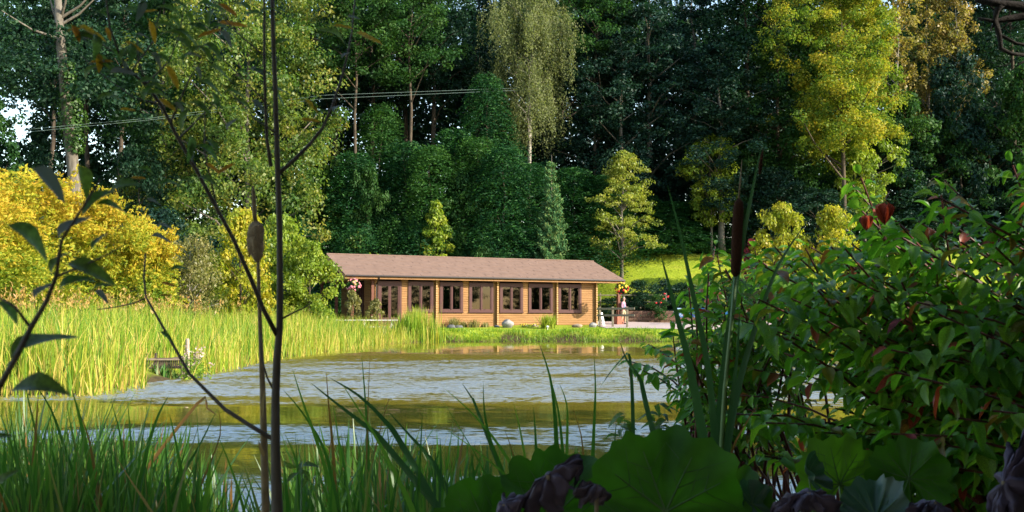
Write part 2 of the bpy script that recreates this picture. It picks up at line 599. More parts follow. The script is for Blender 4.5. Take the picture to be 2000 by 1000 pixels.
def grid_axis(lo, hi, flo, fhi, step, far):
    a = list(np.arange(flo, fhi + 1e-6, step))
    s, v = step, fhi
    while v < hi:
        s *= 1.25
        v += s
        a.append(v)
    s, v = step, flo
    while v > lo:
        s *= 1.25
        v -= s
        a.insert(0, v)
    return np.array(a)


gx = grid_axis(-900, 900, -22, 38, .4, 0)
gy = grid_axis(-900, 1200, 1, 92, .4, 0)
XX, YY = np.meshgrid(gx, gy)
ZZ = height(XX.ravel(), YY.ravel())
nx, ny = len(gx), len(gy)
V = np.stack([XX.ravel(), YY.ravel(), ZZ], 1)
ii, jj = np.meshgrid(np.arange(nx - 1), np.arange(ny - 1))
b0 = (jj * nx + ii).ravel()
F = np.stack([b0, b0 + 1, b0 + nx + 1, b0 + nx], 1)
gme = np_mesh('ground', V, F, M['ground'], smooth=True)
dd = pond_dist(V[:, 0], V[:, 1])
earth = np.maximum.reduce([(dd < .35).astype(float), sst(88.5, 91, V[:, 1]), 1 - sst(4, 7, V[:, 1]), sst(0, 2, dd) * (1 - sst(-6, -3, V[:, 0])) * .8,
                           sst(76, 79, V[:, 1]) * (1 - sst(1, 4, V[:, 0])) * .9])
at = gme.attributes.new('earth', 'FLOAT', 'POINT')
at.data.foreach_set('value', earth.astype(np.float32))
tag(link('ground', gme), kind='structure', label='grassy banks and hillside round the pond')

# the pond: small real waves where the breeze touches it, in bands that lie across
wx = grid_axis(-45, 60, -9, 9, .085, 0)
wy = grid_axis(2, 66, 6.5, 36, .085, 0)
WX, WY = np.meshgrid(wx, wy)
wr = np.random.default_rng(19)


def soft_noise(x, y, fx, fy, n_, rg_):
    v = 0
    for _ in range(n_):
        v = v + np.sin(x * fx * rg_.normal() + y * fy * rg_.normal() + rg_.uniform(0, 6.28))
    return v / math.sqrt(n_)


yw = WY * (1 + .05 * soft_noise(WX, WY, .25, .5, 8, wr) + .035 * soft_noise(WX, WY, .9, 1.8, 8, wr))
br = np.interp(yw, [0, 7.3, 8.6, 10.2, 11.0, 11.9, 12.9, 14.4, 15.8, 19, 28, 38, 66], [1, 1, .06, .06, .75, .75, .06, .06, 1, .9, 1, .12, .06])
br = np.clip(br * (1 + .20 * soft_noise(WX, WY, 1.2, 2.4, 8, wr) + .16 * soft_noise(WX, WY, 3, 8, 8, wr)), .03, 1.4)
br = np.maximum(br, .55 * np.exp(-((WX - 1.2) / 1.3) ** 2 - ((WY - 10.2) / 1.3) ** 2))
WZ = np.zeros_like(WX)
for k_ in range(44):
    lam = wr.uniform(.22, .55)
    an_ = wr.normal(math.pi / 2, .75)
    kx_, ky_ = 2 * math.pi / lam * math.cos(an_), 2 * math.pi / lam * math.sin(an_)
    WZ += .034 * lam / (2 * math.pi) * 1.0 * np.sin(kx_ * WX + ky_ * WY + wr.uniform(0, 6.28)) * (1 + .4 * np.sin(WX * wr.uniform(-.8, .8) + WY * wr.uniform(-.8, .8)))
inner = (np.abs(WX) < 9.3) & (WY > 6.2) & (WY < 36.5)
WZ = WZ * br * inner * WAVE
ii, jj = np.meshgrid(np.arange(len(wx) - 1), np.arange(len(wy) - 1))
b0 = (jj * len(wx) + ii).ravel()
wme = np_mesh('pond_water', np.stack([WX.ravel(), WY.ravel(), WZ.ravel()], 1), np.stack([b0, b0 + 1, b0 + len(wx) + 1, b0 + len(wx)], 1), M['water'], smooth=True)
at = wme.attributes.new('breeze', 'FLOAT', 'POINT')
at.data.foreach_set('value', br.ravel().astype(np.float32))
tag(link('pond_water', wme), kind='structure', label='murky olive pond with bands of breeze ripples')

# gravel terrace beside the cabin
tp = [(6.6, 62.0), (12, 60.8), (22, 60.4), (30, 60.6), (31, 70.5), (20, 71.2), (7.5, 71.2)]
tx = np.linspace(5.6, 31, 60)
ty = np.linspace(60.9, 71.4, 26)
TX, TY = np.meshgrid(tx, ty)
edge_wob = .25 * np.sin(TX * .9) + .12 * np.sin(TX * 2.3)
TYw = TY + edge_wob * (TY < 62)
TZ = height(TX.ravel(), TYw.ravel()) + .03
ii, jj = np.meshgrid(np.arange(59), np.arange(25))
b0 = (jj * 60 + ii).ravel()
tme = np_mesh('terrace', np.stack([TX.ravel(), TYw.ravel(), TZ], 1), np.stack([b0, b0 + 1, b0 + 61, b0 + 60], 1), M['terrace'], smooth=True)
tag(link('terrace', tme), kind='structure', label='pale pinkish gravel terrace beside the cabin')

# ------------------------------------------------------------------ log cabin
CO = Vector((5.6, 68.0, 0))
TH = math.radians(25)
EV = Vector((-math.cos(TH), -math.sin(TH), 0))      # along the front, towards the near end
BV = Vector((-math.sin(TH), math.cos(TH), 0))       # into the building
ZF, ZW, ZE, ZR = .95, 3.84, 3.86, 5.30
RC = Matrix(((EV.x, BV.x, 0), (EV.y, BV.y, 0), (0, 0, 1)))


def cb(s, t, z):
    return CO + EV * s + BV * t + Vector((0, 0, z))


def cbox(mb, s0, s1, t0, t1, z0, z1, bev=0):
    c = cb((s0 + s1) / 2, (t0 + t1) / 2, (z0 + z1) / 2)
    sz = (abs(s1 - s0), abs(t1 - t0), abs(z1 - z0))
    if bev:
        mb.bevbox(c, sz, bev, RC)
    else:
        mb.box(c, sz, RC)


def s_at(p, t=0.0):
    u = (p - 1000) / 2000
    x0, y0 = CO.x + BV.x * t, CO.y + BV.y * t
    return (x0 - u * y0) / (-EV.x + u * EV.y)


cabin = empty('log_cabin', cb(8, 3, ZF), 'long low timber cabin with dark framed windows and pinkish brown roof beside the pond', 'cabin')
bpy.context.view_layer.update()


def cpart(mb, name, mat, parent=None, smooth=False):
    o = mb.build(name, mat, None, smooth)
    par = parent or cabin
    o.parent = par
    o.matrix_parent_inverse = Matrix.Translation(cabin.location).inverted() if par is cabin else Matrix.Identity(4)
    return o


LS = 15.3          # length of the windowed front
win_px = [(797, 846), (859, 904), (916, 963), (976, 1021), (1032, 1079), (1090, 1135)]
wins = [(s_at(b), s_at(a)) for a, b in win_px]
WZ0, WZ1 = 1.70, 3.60
door_s = (s_at(784), s_at(738))
# front wall of log courses with the openings left free
CH = .145
openings = [(a, b, WZ0, WZ1) for a, b in wins] + [(door_s[0], door_s[1], ZF, WZ1)]
openings.sort()


def wall_courses(mb, s0, s1, t, zb, zt, ops, along_s=True, th=.12):
    nC = int(round((zt - zb) / CH))
    h = (zt - zb) / nC
    for i in range(nC):
        z0, z1 = zb + i * h, zb + (i + 1) * h
        zm = (z0 + z1) / 2
        segs, c = [], s0
        for a, b, u0, u1 in ops:
            if u0 - .05 < zm < u1 + .05:
                segs.append((c, a))
                c = b
        segs.append((c, s1))
        for a, b in segs:
            if b - a < .03:
                continue
            if along_s:
                cbox(mb, a, b, t, t + th, z0 + .003, z1 - .003, .014)
            else:
                cbox(mb, t, t + th, a, b, z0 + .003, z1 - .003, .014)


wb = MB()
wall_courses(wb, 0, LS, 0, ZF - .15, ZW, openings)
wall_courses(wb, .13, 7.2, 0, ZF - .15, ZW, [], False)
wall_courses(wb, .13, 7.2, LS - .12, ZF - .15, ZW, [(2.2, 5.6, ZF, WZ1)], False)
wall_courses(wb, 0, LS, 7.2, ZF - .15, ZW, [(6, 8, WZ0, WZ1)])
o = cpart(wb, 'log_wall', M['log'])
o['kind'] = 'stuff'
# plinth, inner floor, ceiling and lining of the room
lb = MB()
cbox(lb, .16, LS - .15, .14, 7.15, ZF - .35, ZF)
cbox(lb, .16, LS - .15, .14, 7.15, ZW - .02, ZW + .03)
cpart(lb, 'room_floor', M['inside'])
lb = MB()
cbox(lb, -.02, LS + .02, .03, .1, ZF - .5, ZF - .16)
cpart(lb, 'plinth', M['stone_tan'])
# crossed log ends that stand out in columns along the front
for p in (851, 970, 1086, 1163):
    s = s_at(p)
    s = max(s, .07)
    b = MB()
    e = MB()
    nC = int(round((ZW - ZF + .15) / CH))
    h = (ZW - ZF + .15) / nC
    for i in range(nC):
        z = ZF - .15 + (i + .5) * h
        cbox(b, s - .06, s + .06, -.2, -.004, z - h * .43, z + h * .43, .03)
        cbox(e, s - .05, s + .05, -.206, -.201, z - h * .36, z + h * .36)
    col = cpart(b, 'log_end_column', M['log'])
    col['kind'] = 'stuff'
    ee = cpart(e, 'cut_ends', M['log_end'], col)
    ee['kind'] = 'stuff'
    ee.parent = col
# windows: frame, two sashes, two panes
for i, (a, b) in enumerate(wins):
    fr = MB()
    w = .15
    cbox(fr, a, a + w, -.06, .08, WZ0, WZ1)
    cbox(fr, b - w, b, -.06, .08, WZ0, WZ1)
    cbox(fr, a + w, b - w, -.06, .08, WZ1 - .19, WZ1)
    cbox(fr, a + w, b - w, -.06, .08, WZ0, WZ0 + .17)
    cbox(fr, a - .04, b + .04, -.10, -.061, WZ0 + .01, WZ0 + .06)
    f = cpart(fr, 'window', M['frame'])
    m0 = (a + b) / 2
    for (u, v) in ((a + w, m0 - .035), (m0 + .035, b - w)):
        sb = MB()
        z0, z1 = WZ0 + .17, WZ1 - .19
        cbox(sb, u, u + .055, -.03, .03, z0, z1)
        cbox(sb, v - .055, v, -.03, .03, z0, z1)
        cbox(sb, u + .055, v - .055, -.03, .03, z1 - .06, z1)
        cbox(sb, u + .055, v - .055, -.03, .03, z0, z0 + .06)
        cpart(sb, 'sash', M['frame'], f)
        gb = MB()
        cbox(gb, u + .055, v - .055, -.005, .003, z0 + .06, z1 - .06)
        cpart(gb, 'pane', M['glass'], f)
    mb = MB()
    cbox(mb, m0 - .035, m0 + .035, -.07, .05, WZ0 + .17, WZ1 - .19)
    cpart(mb, 'mullion', M['frame'], f)
    if i < 5 and i % 2 == 0:      # curtains drawn to the side
        ub = MB()
        for k in range(5):
            cbox(ub, b - w - .04 - k * .055, b - w - .085 - k * .055, .16 + .02 * (k % 2), .20 + .02 * (k % 2), WZ0 - .1, WZ1 - .1)
        cpart(ub, 'curtain', M['inside'], f)
    if i == 5:
        ub = MB()
        for k in range(2):
            cbox(ub, a + w + .1 + k * .06, a + w + .15 + k * .06, .22, .27, WZ0 + .1, WZ1 - .25)
        cpart(ub, 'curtain', M['log_end'], f)
# glazed double door near the porch end
a, b = door_s
fr = MB()
cbox(fr, a, a + .15, -.06, .08, ZF, WZ1)
cbox(fr, b - .15, b, -.06, .08, ZF, WZ1)
cbox(fr, a + .15, b - .15, -.06, .08, WZ1 - .2, WZ1)
f = cpart(fr, 'door_frame', M['frame'])
m0 = (a + b) / 2
for (u, v) in ((a + .15, m0 - .006), (m0 + .006, b - .15)):
    db = MB()
    cbox(db, u, u + .08, -.03, .03, ZF, WZ1 - .2)
    cbox(db, v - .08, v, -.03, .03, ZF, WZ1 - .2)
    cbox(db, u + .08, v - .08, -.03, .03, WZ1 - .3, WZ1 - .2)
    cbox(db, u + .08, v - .08, -.03, .03, ZF, ZF + .45)
    cpart(db, 'door_leaf', M['frame'], f)
    gb = MB()
    cbox(gb, u + .08, v - .08, -.005, .003, ZF + .45, WZ1 - .3)
    cpart(gb, 'pane', M['glass'], f)
# glazed porch end wall behind the veranda
pb = MB()
for k in range(5):
    t = 2.2 + k * .85
    cbox(pb, LS - .16, LS + .06, t - .07, t + .07, ZF, WZ1)
cbox(pb, LS - .16, LS + .05, 2.27, 5.53, WZ1 - .18, WZ1 - .001)
cbox(pb, LS - .16, LS + .05, 2.27, 5.53, ZF, ZF + .4)
pf = cpart(pb, 'porch_window', M['frame'])
gb = MB()
for k in range(4):
    t = 2.2 + k * .85
    cbox(gb, LS - .06, LS - .05, t + .07, t + .78, ZF + .4, WZ1 - .18)
cpart(gb, 'pane', M['glass'], pf)
# roof
S0, S1 = -1.85, 17.3
T0, TR, T1 = -.62, 3.6, 7.82
rb = MB()
nrow = 14


def roof_z(t):
    return ZE + (ZR - ZE) * (1 - abs(t - TR) / (TR - T0))


for side in (0, 1):
    for i in range(nrow):
        f0, f1 = i / nrow, (i + 1) / nrow
        ta, tb = (T0 + (TR - T0) * f0, T0 + (TR - T0) * f1) if side == 0 else (T1 - (T1 - TR) * f0, T1 - (T1 - TR) * f1)
        za, zb = roof_z(ta) + .07, roof_z(tb) + .055
        ncol = 24
        for k in range(ncol):
            off = (.5 if i % 2 else 0)
            a = S0 + (S1 - S0) * max(0, (k - off)) / ncol
            b = S0 + (S1 - S0) * min(ncol, k + 1 - off if k < ncol - 1 or off == 0 else ncol) / ncol
            dz = .006 * ((k * 7 + i * 5) % 3)
            vs = [cb(a + .006, ta, za + dz), cb(b - .006, ta, za + dz), cb(b - .006, tb, zb + dz), cb(a + .006, tb, zb + dz),
                  cb(a + .006, ta, za - .03), cb(b - .006, ta, za - .03), cb(b - .006, tb, zb - .03), cb(a + .006, tb, zb - .03)]
            rb.add(vs, [(0, 1, 2, 3), (0, 4, 5, 1), (7, 6, 5, 4), (1, 5, 6, 2), (3, 2, 6, 7), (0, 3, 7, 4)])
roof = MB()
roof.add([cb(S0, T0, ZE + .03), cb(S1, T0, ZE + .03), cb(S1, TR, ZR + .03), cb(S0, TR, ZR + .03), cb(S1, T1, ZE + .03), cb(S0, T1, ZE + .03),
          cb(S0, T0, ZE - .02), cb(S1, T0, ZE - .02), cb(S1, TR, ZR - .02), cb(S0, TR, ZR - .02), cb(S1, T1, ZE - .02), cb(S0, T1, ZE - .02)],
         [(0, 1, 2, 3), (3, 2, 4, 5), (7, 6, 9, 8), (8, 9, 11, 10), (0, 6, 7, 1), (4, 10, 11, 5), (1, 7, 8, 2), (2, 8, 10, 4), (0, 3, 9, 6), (3, 5, 11, 9)])
ro = cpart(roof, 'roof', M['fascia'])
sh = cpart(rb, 'shingles', M['roof'], ro)
sh['kind'] = 'stuff'
rg = MB()
rg.tube([cb(S0, TR, ZR + .085), cb(S1, TR, ZR + .085)], .05, 8)
cpart(rg, 'ridge_cap', M['roof'], ro)
gt = MB()
gt.tube([cb(S0 + .05, T0 - .07, ZE + .0), cb(S1 - .05, T0 - .07, ZE + .0)], .06, 8)
gut = cpart(gt, 'gutter', M['gutter'], ro)
fb = MB()
cbox(fb, S0 + .01, S1 - .01, T0 + .0, T0 + .03, ZE - .17, ZE - .022)
cpart(fb, 'fascia_board', M['fascia'], ro)
for s in (S0 + .015, S1 - .015):     # barge boards of both gables
    for tt in (T0 + .03, T1):
        bb = MB()
        w = .02
        vs = []
        for ds in (-w, w):
            vs += [cb(s + ds, tt, ZE - .19), cb(s + ds, tt, ZE - .025), cb(s + ds, TR, ZR - .025), cb(s + ds, TR, ZR - .21)]
        bb.add(vs, [(3, 2, 1, 0), (4, 5, 6, 7), (0, 1, 5, 4), (1, 2, 6, 5), (2, 3, 7, 6), (3, 0, 4, 7)])
        cpart(bb, 'barge_board', M['log_end'] if s > 5 else M['fascia'], ro)
# gable infill of boards at both ends
for s in (.05, LS - .05):
    gb = MB()
    n = 9
    for i in range(n):
        z0 = ZW + .03 + (ZR - ZW - .1) * i / n
        z1 = ZW + .03 + (ZR - ZW - .1) * (i + 1) / n - .008
        hw = (TR - T0) * (1 - (z1 - ZE) / (ZR - ZE)) - .02
        if hw > .05:
            cbox(gb, s - .05, s + .05, TR - hw, TR + hw, z0, z1, .02)
    o = cpart(gb, 'gable_boards', M['log'])
    o['kind'] = 'stuff'
# veranda: posts, beam, deck
for (s, t) in ((s_at(727), -.02), (16.7, -.05), (16.7, 3.4), (16.7, 7.0)):
    b = MB()
    cbox(b, s - .09, s + .09, t - .09, t + .09, ZF - .1, ZE - .18, .015)
    cpart(b, 'veranda_post', M['post_red'])
b = MB()
cbox(b, LS + .02, 17.0, -.06, .06, ZW - .2, ZW - .02, .01)
cbox(b, 16.64, 16.76, .07, 7.1, ZW - .2, ZW - .02, .01)
cpart(b, 'veranda_beam', M['fascia'])
b = MB()
cbox(b, LS + .01, 17.0, -.3, 7.2, ZF - .3, ZF - .02)
cpart(b, 'veranda_deck', M['fascia'])
dn = MB()
sd = s_at(735, -.1)
dn.tube([cb(sd, T0 - .05, ZE - .05), cb(sd, T0 - .03, ZE - .14), cb(sd, -.12, ZE - .45), cb(sd, -.1, ZF + .1)], .045, 8)
cpart(dn, 'downpipe', M['gutter'])
# corner post on its brick pier under the far eave
s, t = s_at(1208, -.4), -.4
b = MB()
cbox(b, s - .1, s + .1, t - .1, t + .1, 1.62, ZE - .03, .015)
cpart(b, 'corner_post', M['post_red'])
pier = MB()
mo = MB()
zb_ = .75
for r in range(10):
    z0 = zb_ + r * .083
    for k in range(2):
        for j in range(2):
            if r % 2 == 0:
                cbox(pier, s - .24 + k * .245, s - .005 + k * .245, t - .24 + j * .245, t - .005 + j * .245, z0, z0 + .07)
            else:
                d = .12 if j else 0
                cbox(pier, s - .24 + k * .245, s - .005 + k * .245, t - .24 + j * .245, t - .005 + j * .245, z0, z0 + .07)
cbox(mo, s - .225, s + .225, t - .225, t + .225, zb_, zb_ + .825)
po = cpart(mo, 'brick_pier', M['mortar'])
o = cpart(pier, 'brick_courses', M['brick'], po)
o['kind'] = 'stuff'
b = MB()
cbox(b, s - .27, s + .27, t - .27, t + .27, zb_ + .83, zb_ + .88)
cpart(b, 'pier_cap', M['mortar'], po)


# chairs inside, seen through the last window
def inside_chair(s, t, lab):
    r = empty('dining_chair', cb(s, t, ZF), group='chairs inside the cabin', cat='chair', rz=TH + math.pi,
              label=lab)
    b = MB()
    b.box((0, 0, .45), (.44, .42, .04))
    b.build('seat', M['log_end'], r)
    for x in (-.2, .2):
        for y in (-.19, .19):
            MB().box((x, y, .215), (.04, .04, .43)).build('leg', M['log_end'], r)
    b = MB()
    b.box((-.2, .2, .72), (.04, .04, .5)).box((.2, .2, .72), (.04, .04, .5)).box((0, .2, .94), (.36, .03, .12)).box((0, .2, .75), (.36, .03, .06))
    b.build('backrest', M['log_end'], r)
    return r


a, b = wins[5]
for i, ds in enumerate((.35, .85, 1.3)):
    c = inside_chair(a + ds - .1, 1.0 + .15 * i, 'pale wooden dining chair inside the last cabin window, ' + ('nearest the cabin corner', 'middle of three', 'furthest from the cabin corner')[i])

# ------------------------------------------------------------------ foliage builders


def leaves(P, Nn, L, aspect=.6, axis=None, rng=RNG, fold=.12):
    """one folded four-cornered leaf per point"""
    n = len(P)
    Nn = unit(Nn)
    if axis is None:
        axis = rng.normal(size=(n, 3))
    T = unit(axis - (axis * Nn).sum(1, keepdims=True) * Nn)
    B = np.cross(Nn, T)
    L = np.broadcast_to(np.asarray(L, float).reshape(-1, 1), (n, 1))
    h, w = T * L * .5, B * L * .5 * aspect
    dn = Nn * L * fold
    Vv = np.stack([P - h - dn, P + w + dn * .6, P + h - dn, P - w + dn * .6], 1).reshape(-1, 3)
    Ff = np.arange(4 * n).reshape(n, 4)
    return Vv, Ff


def clump_points(C, R, nper, rng, flat=.7):
    m = len(C)
    d = unit(rng.normal(size=(m, nper, 3)))
    r = rng.uniform(.15, 1, size=(m, nper, 1)) ** .55
    R = np.broadcast_to(np.asarray(R, float).reshape(-1, 1, 1), (m, 1, 1))
    P = C[:, None, :] + d * r * R * np.array([1, 1, flat])
    Nn = d * .7 + np.array([0, 0, .55]) + rng.normal(size=d.shape) * .55
    return P.reshape(-1, 3), Nn.reshape(-1, 3)


def crown_centres(H, zb, R, n, seed, p=.7, low=.12, lump=.45):
    rng = np.random.default_rng(seed)
    f = rng.uniform(0, 1, n * 3)
    a = rng.uniform(0, 2 * np.pi, n * 3)
    env = R * np.sin(np.pi * (low + (.97 - low) * f)) ** p
    ph = rng.uniform(0, 6, 6)
    lum = 1 + lump * (np.sin(a * 2 + ph[0] + f * 5) * .5 + np.sin(a * 3 + ph[1] - f * 9) * .5 + np.sin(f * 14 + a + ph[2]) * .4)
    env = env * np.clip(lum, .4, 1.5)
    r = env * rng.uniform(.04, 1, n * 3) ** .5
    gap = np.sin(a * 4 + ph[3] + f * 11) + np.sin(f * 19 + ph[4] - a * 2)
    keep = np.where(gap > -1.1)[0][:n]
    f, a, r = f[keep], a[keep], r[keep]
    return np.stack([r * np.cos(a), r * np.sin(a), zb + (H - zb) * f], 1), rng


def trunk_mesh(name, H, r0, limbs, mat, seed, lean=(0, 0), n=8, top=.97):
    rnd = random.Random(seed)
    b = MB()
    pts, rad = [], []
    k = 9
    wob = [(rnd.uniform(-1, 1), rnd.uniform(-1, 1)) for _ in range(k + 1)]
    for i in range(k + 1):
        f = i / k
        pts.append(Vector((lean[0] * f * f + wob[i][0] * .012 * H * f, lean[1] * f * f + wob[i][1] * .012 * H * f, -.4 + (H * top + .4) * f)))
        rad.append(r0 * ((1 - f) ** .8 * .93 + .05) * (1.35 if i == 0 else 1))
    b.tube(pts, rad, n)

    def at(z):
        z = min(max(z, 0), H * top)
        f = (z + .4) / (H * top + .4) * k
        i = min(int(f), k - 1)
        return pts[i].lerp(pts[i + 1], f - i), rad[i] + (rad[i + 1] - rad[i]) * (f - i)
    for c in limbs:
        c = Vector(c)
        q = math.hypot(c.x, c.y)
        p0, r = at(max(c.z - q * rnd.uniform(.45, .9), H * .14))
        mid = p0.lerp(c, .5) + Vector((rnd.uniform(-.1, .1) * q, rnd.uniform(-.1, .1) * q, .08 * q))
        rr = min(r * .55, .03 + q * .016)
        b.tube([p0, p0.lerp(mid, .5), mid, mid.lerp(c, .55), c], [rr, rr * .85, rr * .65, rr * .42, rr * .15], 5, False)
    return b.mesh(name, mat, True)


def broad_tree(name, H, zb, R, n, nper, leaf, mat, bark, seed, rc=.23, flat=.65, limbs=26, p=.7, low=.12, r0=None, lump=.45, aspect=.62, lean=(0, 0)):
    C, rng = crown_centres(H, zb, R, n, seed, p, low, lump)
    f = np.clip(C[:, 2:3] / H, 0, 1)
    C[:, :2] += np.array(lean) * f * f
    rad = R * rc * rng.uniform(.6, 1.25, len(C))
    P, Nn = clump_points(C, rad, nper, rng, flat)
    Vv, Ff = leaves(P, Nn, leaf * rng.uniform(.65, 1.3, len(P)), aspect, rng=rng)
    base = np.repeat(rng.uniform(0, .6, len(C)), nper)
    tint = np.clip(base + rng.uniform(0, .4, len(P)), 0, 1)
    crown = np_mesh('crown', Vv, Ff, mat, tint)
    idx = rng.choice(len(C), min(limbs, len(C)), replace=False)
    tr = trunk_mesh('trunk', H, r0 or H * .016, C[idx], bark, seed, lean)
    return tr, crown


def fronds(O, D, n_pairs, spread, leaf, aspect, rng, droop=.4, length=.6):
    """sprays: leaflets in pairs along a drooping midrib from each origin"""
    m = len(O)
    D = unit(D)
    up = np.array([0, 0, 1.])
    S = unit(np.cross(D, up) + rng.normal(size=D.shape) * .15)
    t = np.linspace(.15, 1, n_pairs)
    Ps, Ns, Ax = [], [], []
    for side in (-1, 1):
        for ti in t:
            w = spread * (1.1 - abs(ti - .45))
            p = O + D * length * ti + np.array([0, 0, -1.]) * droop * length * ti * ti + S * side * w * .5
            Ps.append(p)
            Ax.append(S * side + D * .8 - up * .25)
            Ns.append(np.cross(S, D) * -1 + rng.normal(size=D.shape) * .45 + up * .4)
    P, Nn, A = np.concatenate(Ps), np.concatenate(Ns), np.concatenate(Ax)
    Vv, Ff = leaves(P, Nn, leaf * rng.uniform(.75, 1.2, len(P)), aspect, A, rng)
    return Vv, Ff, len(P)


def frond_shrub(H, zb, R, n, per, leaf, mat, bark, seed, pairs=5, length=.55, spread=.2, aspect=.42):
    C, rng = crown_centres(H, zb, R, n, seed, .55, .10, .6)
    O = np.repeat(C, per, 0) + rng.normal(size=(len(C) * per, 3)) * R * .09
    out = O - np.array([0, 0, zb + (H - zb) * .3])
    D = unit(out) * .8 + rng.normal(size=O.shape) * .5 + np.array([0, 0, .35])
    Vv, Ff, k = fronds(O, D, pairs, spread, leaf, aspect, rng, .5, length)
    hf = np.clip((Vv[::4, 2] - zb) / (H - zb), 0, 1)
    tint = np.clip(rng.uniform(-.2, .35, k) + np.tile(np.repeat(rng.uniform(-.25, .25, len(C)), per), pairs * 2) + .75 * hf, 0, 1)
    crown = np_mesh('crown', Vv, Ff, mat, tint)
    idx = rng.choice(len(C), min(30, len(C)), replace=False)
    tr = trunk_mesh('trunk', H * .7, H * .014, C[idx], bark, seed)
    return tr, crown


def cypress_tree(H, R, n, leaf, mat, seed, power=.75, zb=.2):
    rng = np.random.default_rng(seed)
    f = rng.uniform(0, 1, n) ** 1.15
    a = rng.uniform(0, 2 * np.pi, n)
    ph = rng.uniform(0, 6, 4)
    env = R * (1 - f) ** power * (1 + .22 * np.sin(a * 3 + ph[0] + f * 9) + .2 * np.sin(a * 5 - f * 21 + ph[1]) + .12 * np.sin(a * 2 + f * 37 + ph[2])) + .12
    r = env * rng.uniform(.4, 1, n) ** .5 * np.where(rng.uniform(size=n) < .12, 1.22, 1)
    O = np.stack([r * np.cos(a), r * np.sin(a), zb + (H - zb) * f], 1)
    D = np.stack([np.cos(a), np.sin(a), rng.uniform(-.1, .7, n)], 1) + rng.normal(size=(n, 3)) * .25
    Vv, Ff, k = fronds(O, D, 6, leaf * 1.25, leaf * .9, .34, rng, .75, leaf * 4.6)
    tint = np.clip(np.tile(rng.uniform(0, .7, n), 12) + rng.uniform(0, .3, k), 0, 1)
    crown = np_mesh('crown', Vv, Ff, mat, tint)
    idx = rng.choice(n, 14, replace=False)
    tr = trunk_mesh('trunk', H, .011 * H, O[idx], M['bark'], seed, top=.9)
    return tr, crown


def birch_tree(H, zb, R, seed, n=190, strands=11, per=27, lo=1.4, hi=4.2):
    C, rng = crown_centres(H, zb + 2, R, n, seed, .6, .2, .5)
    O = np.repeat(C, strands, 0) + rng.normal(size=(len(C) * strands, 3)) * np.array([.35, .35, .5])
    Ln = rng.uniform(lo, hi, len(O))
    t = rng.uniform(0, 1, (len(O), per))
    P = np.repeat(O[:, None, :], per, 1).copy()
    P[:, :, 2] -= t * Ln[:, None]
    sw = rng.normal(size=(len(O), 1, 3)) * np.array([.25, .25, 0])
    P += sw * t[:, :, None] + rng.normal(size=P.shape) * np.array([.10, .10, .06])
    P = P.reshape(-1, 3)
    Nn = rng.normal(size=P.shape) + np.array([0, 0, .2])
    ax = rng.normal(size=P.shape) * .6 + np.array([0, 0, -1.])
    Vv, Ff = leaves(P, Nn, .17 * rng.uniform(.7, 1.3, len(P)), .6, ax, rng)
    tint = np.clip(np.repeat(rng.uniform(0, .6, len(O)), per) + rng.uniform(0, .4, len(P)), 0, 1)
    crown = np_mesh('crown', Vv, Ff, M['birch'], tint)
    idx = rng.choice(len(C), 40, replace=False)
    tr = trunk_mesh('trunk', H, .24, C[idx], M['bark_pale'], seed, (.8, 0))
    return tr, crown


def spruce_tree(H, R, seed):
    rng = np.random.default_rng(seed)
    rnd = random.Random(seed)
    b = MB()
    b.tube([(0, 0, -.3), (.03, 0, H * .3), (-.02, .02, H * .65), (0, 0, H)], [.13, .10, .06, .012], 8)
    Ps, Ax = [], []
    z = H * .13
    while z < H * .97:
        f = (z / H - .13) / .87
        nb = 7 if f < .75 else 5
        for k in range(nb):
            a = rnd.uniform(0, 6.28)
            ln = R * (1 - f) ** .85 * rnd.uniform(.55, 1.15) + .12
            d = Vector((math.cos(a), math.sin(a), rnd.uniform(-.05, .25)))
            p0 = Vector((0, 0, z))
            tip = p0 + d * ln + Vector((0, 0, .16 * ln))
            b.tube([p0, p0 + d * ln * .5 - Vector((0, 0, .04 * ln)), tip], [.025, .016, .005], 4, False)
            m = int(60 + 110 * ln)
            tt = rng.uniform(.12, 1.05, m)
            pp = np.array(p0)[None] + np.outer(tt, np.array(d * ln)) + np.outer(tt ** 2, [0, 0, .16 * ln])
            side = rng.normal(size=(m, 3)) * np.array([.075, .075, .05]) * (1 + ln * .35)
            Ps.append(pp + side)
            Ax.append(np.array(d)[None] + rng.normal(size=(m, 3)) * .55 + np.array([0, 0, .35]))
        z += H * .040
    P, A = np.concatenate(Ps), np.concatenate(Ax)
    Vv, Ff = leaves(P, rng.normal(size=P.shape) + np.array([0, 0, .5]), .26 * rng.uniform(.6, 1.2, len(P)), .24, A, rng)
    crown = np_mesh('crown', Vv, Ff, M['spruce'], rng.uniform(0, 1, len(P)) ** 1.3)
    return b.mesh('trunk', M['bark_grey'], True), crown


def tree(name, meshes, loc, label, cat='tree', group=None, rz=0.0, scale=(1, 1, 1)):
    r = empty(name, loc, label, cat, group, rz)
    r.scale = scale
    link('trunk', meshes[0], r)
    link('crown', meshes[1], r)
    return r


def ground_at(p, Y):
    x = (p - 1000) / 2000 * Y / (math.cos(TILT) * 1.0)
    return Vector((x, Y, hz(x, Y) - .05))


def ztop(y, Y):
    return px(1000, y, Y).z


def place(name, meshes, H, p, y_top, Y, label, width=1.0, cat='tree', group=None, rz=0.0):
    """stand a tree of built height H where the photo has it, scaled to reach y_top"""
    g = ground_at(p, Y)
    s = (ztop(y_top, Y) - g.z) / H
    return tree(name, meshes, g, label, cat, group, rz, (width, width, s))


# ------------------------------------------------------------------ the wood
ORD = ['first', 'second', 'third', 'fourth', 'fifth', 'sixth', 'seventh', 'eighth', 'ninth', 'tenth', 'eleventh', 'twelfth', 'thirteenth', 'fourteenth', 'fifteenth']


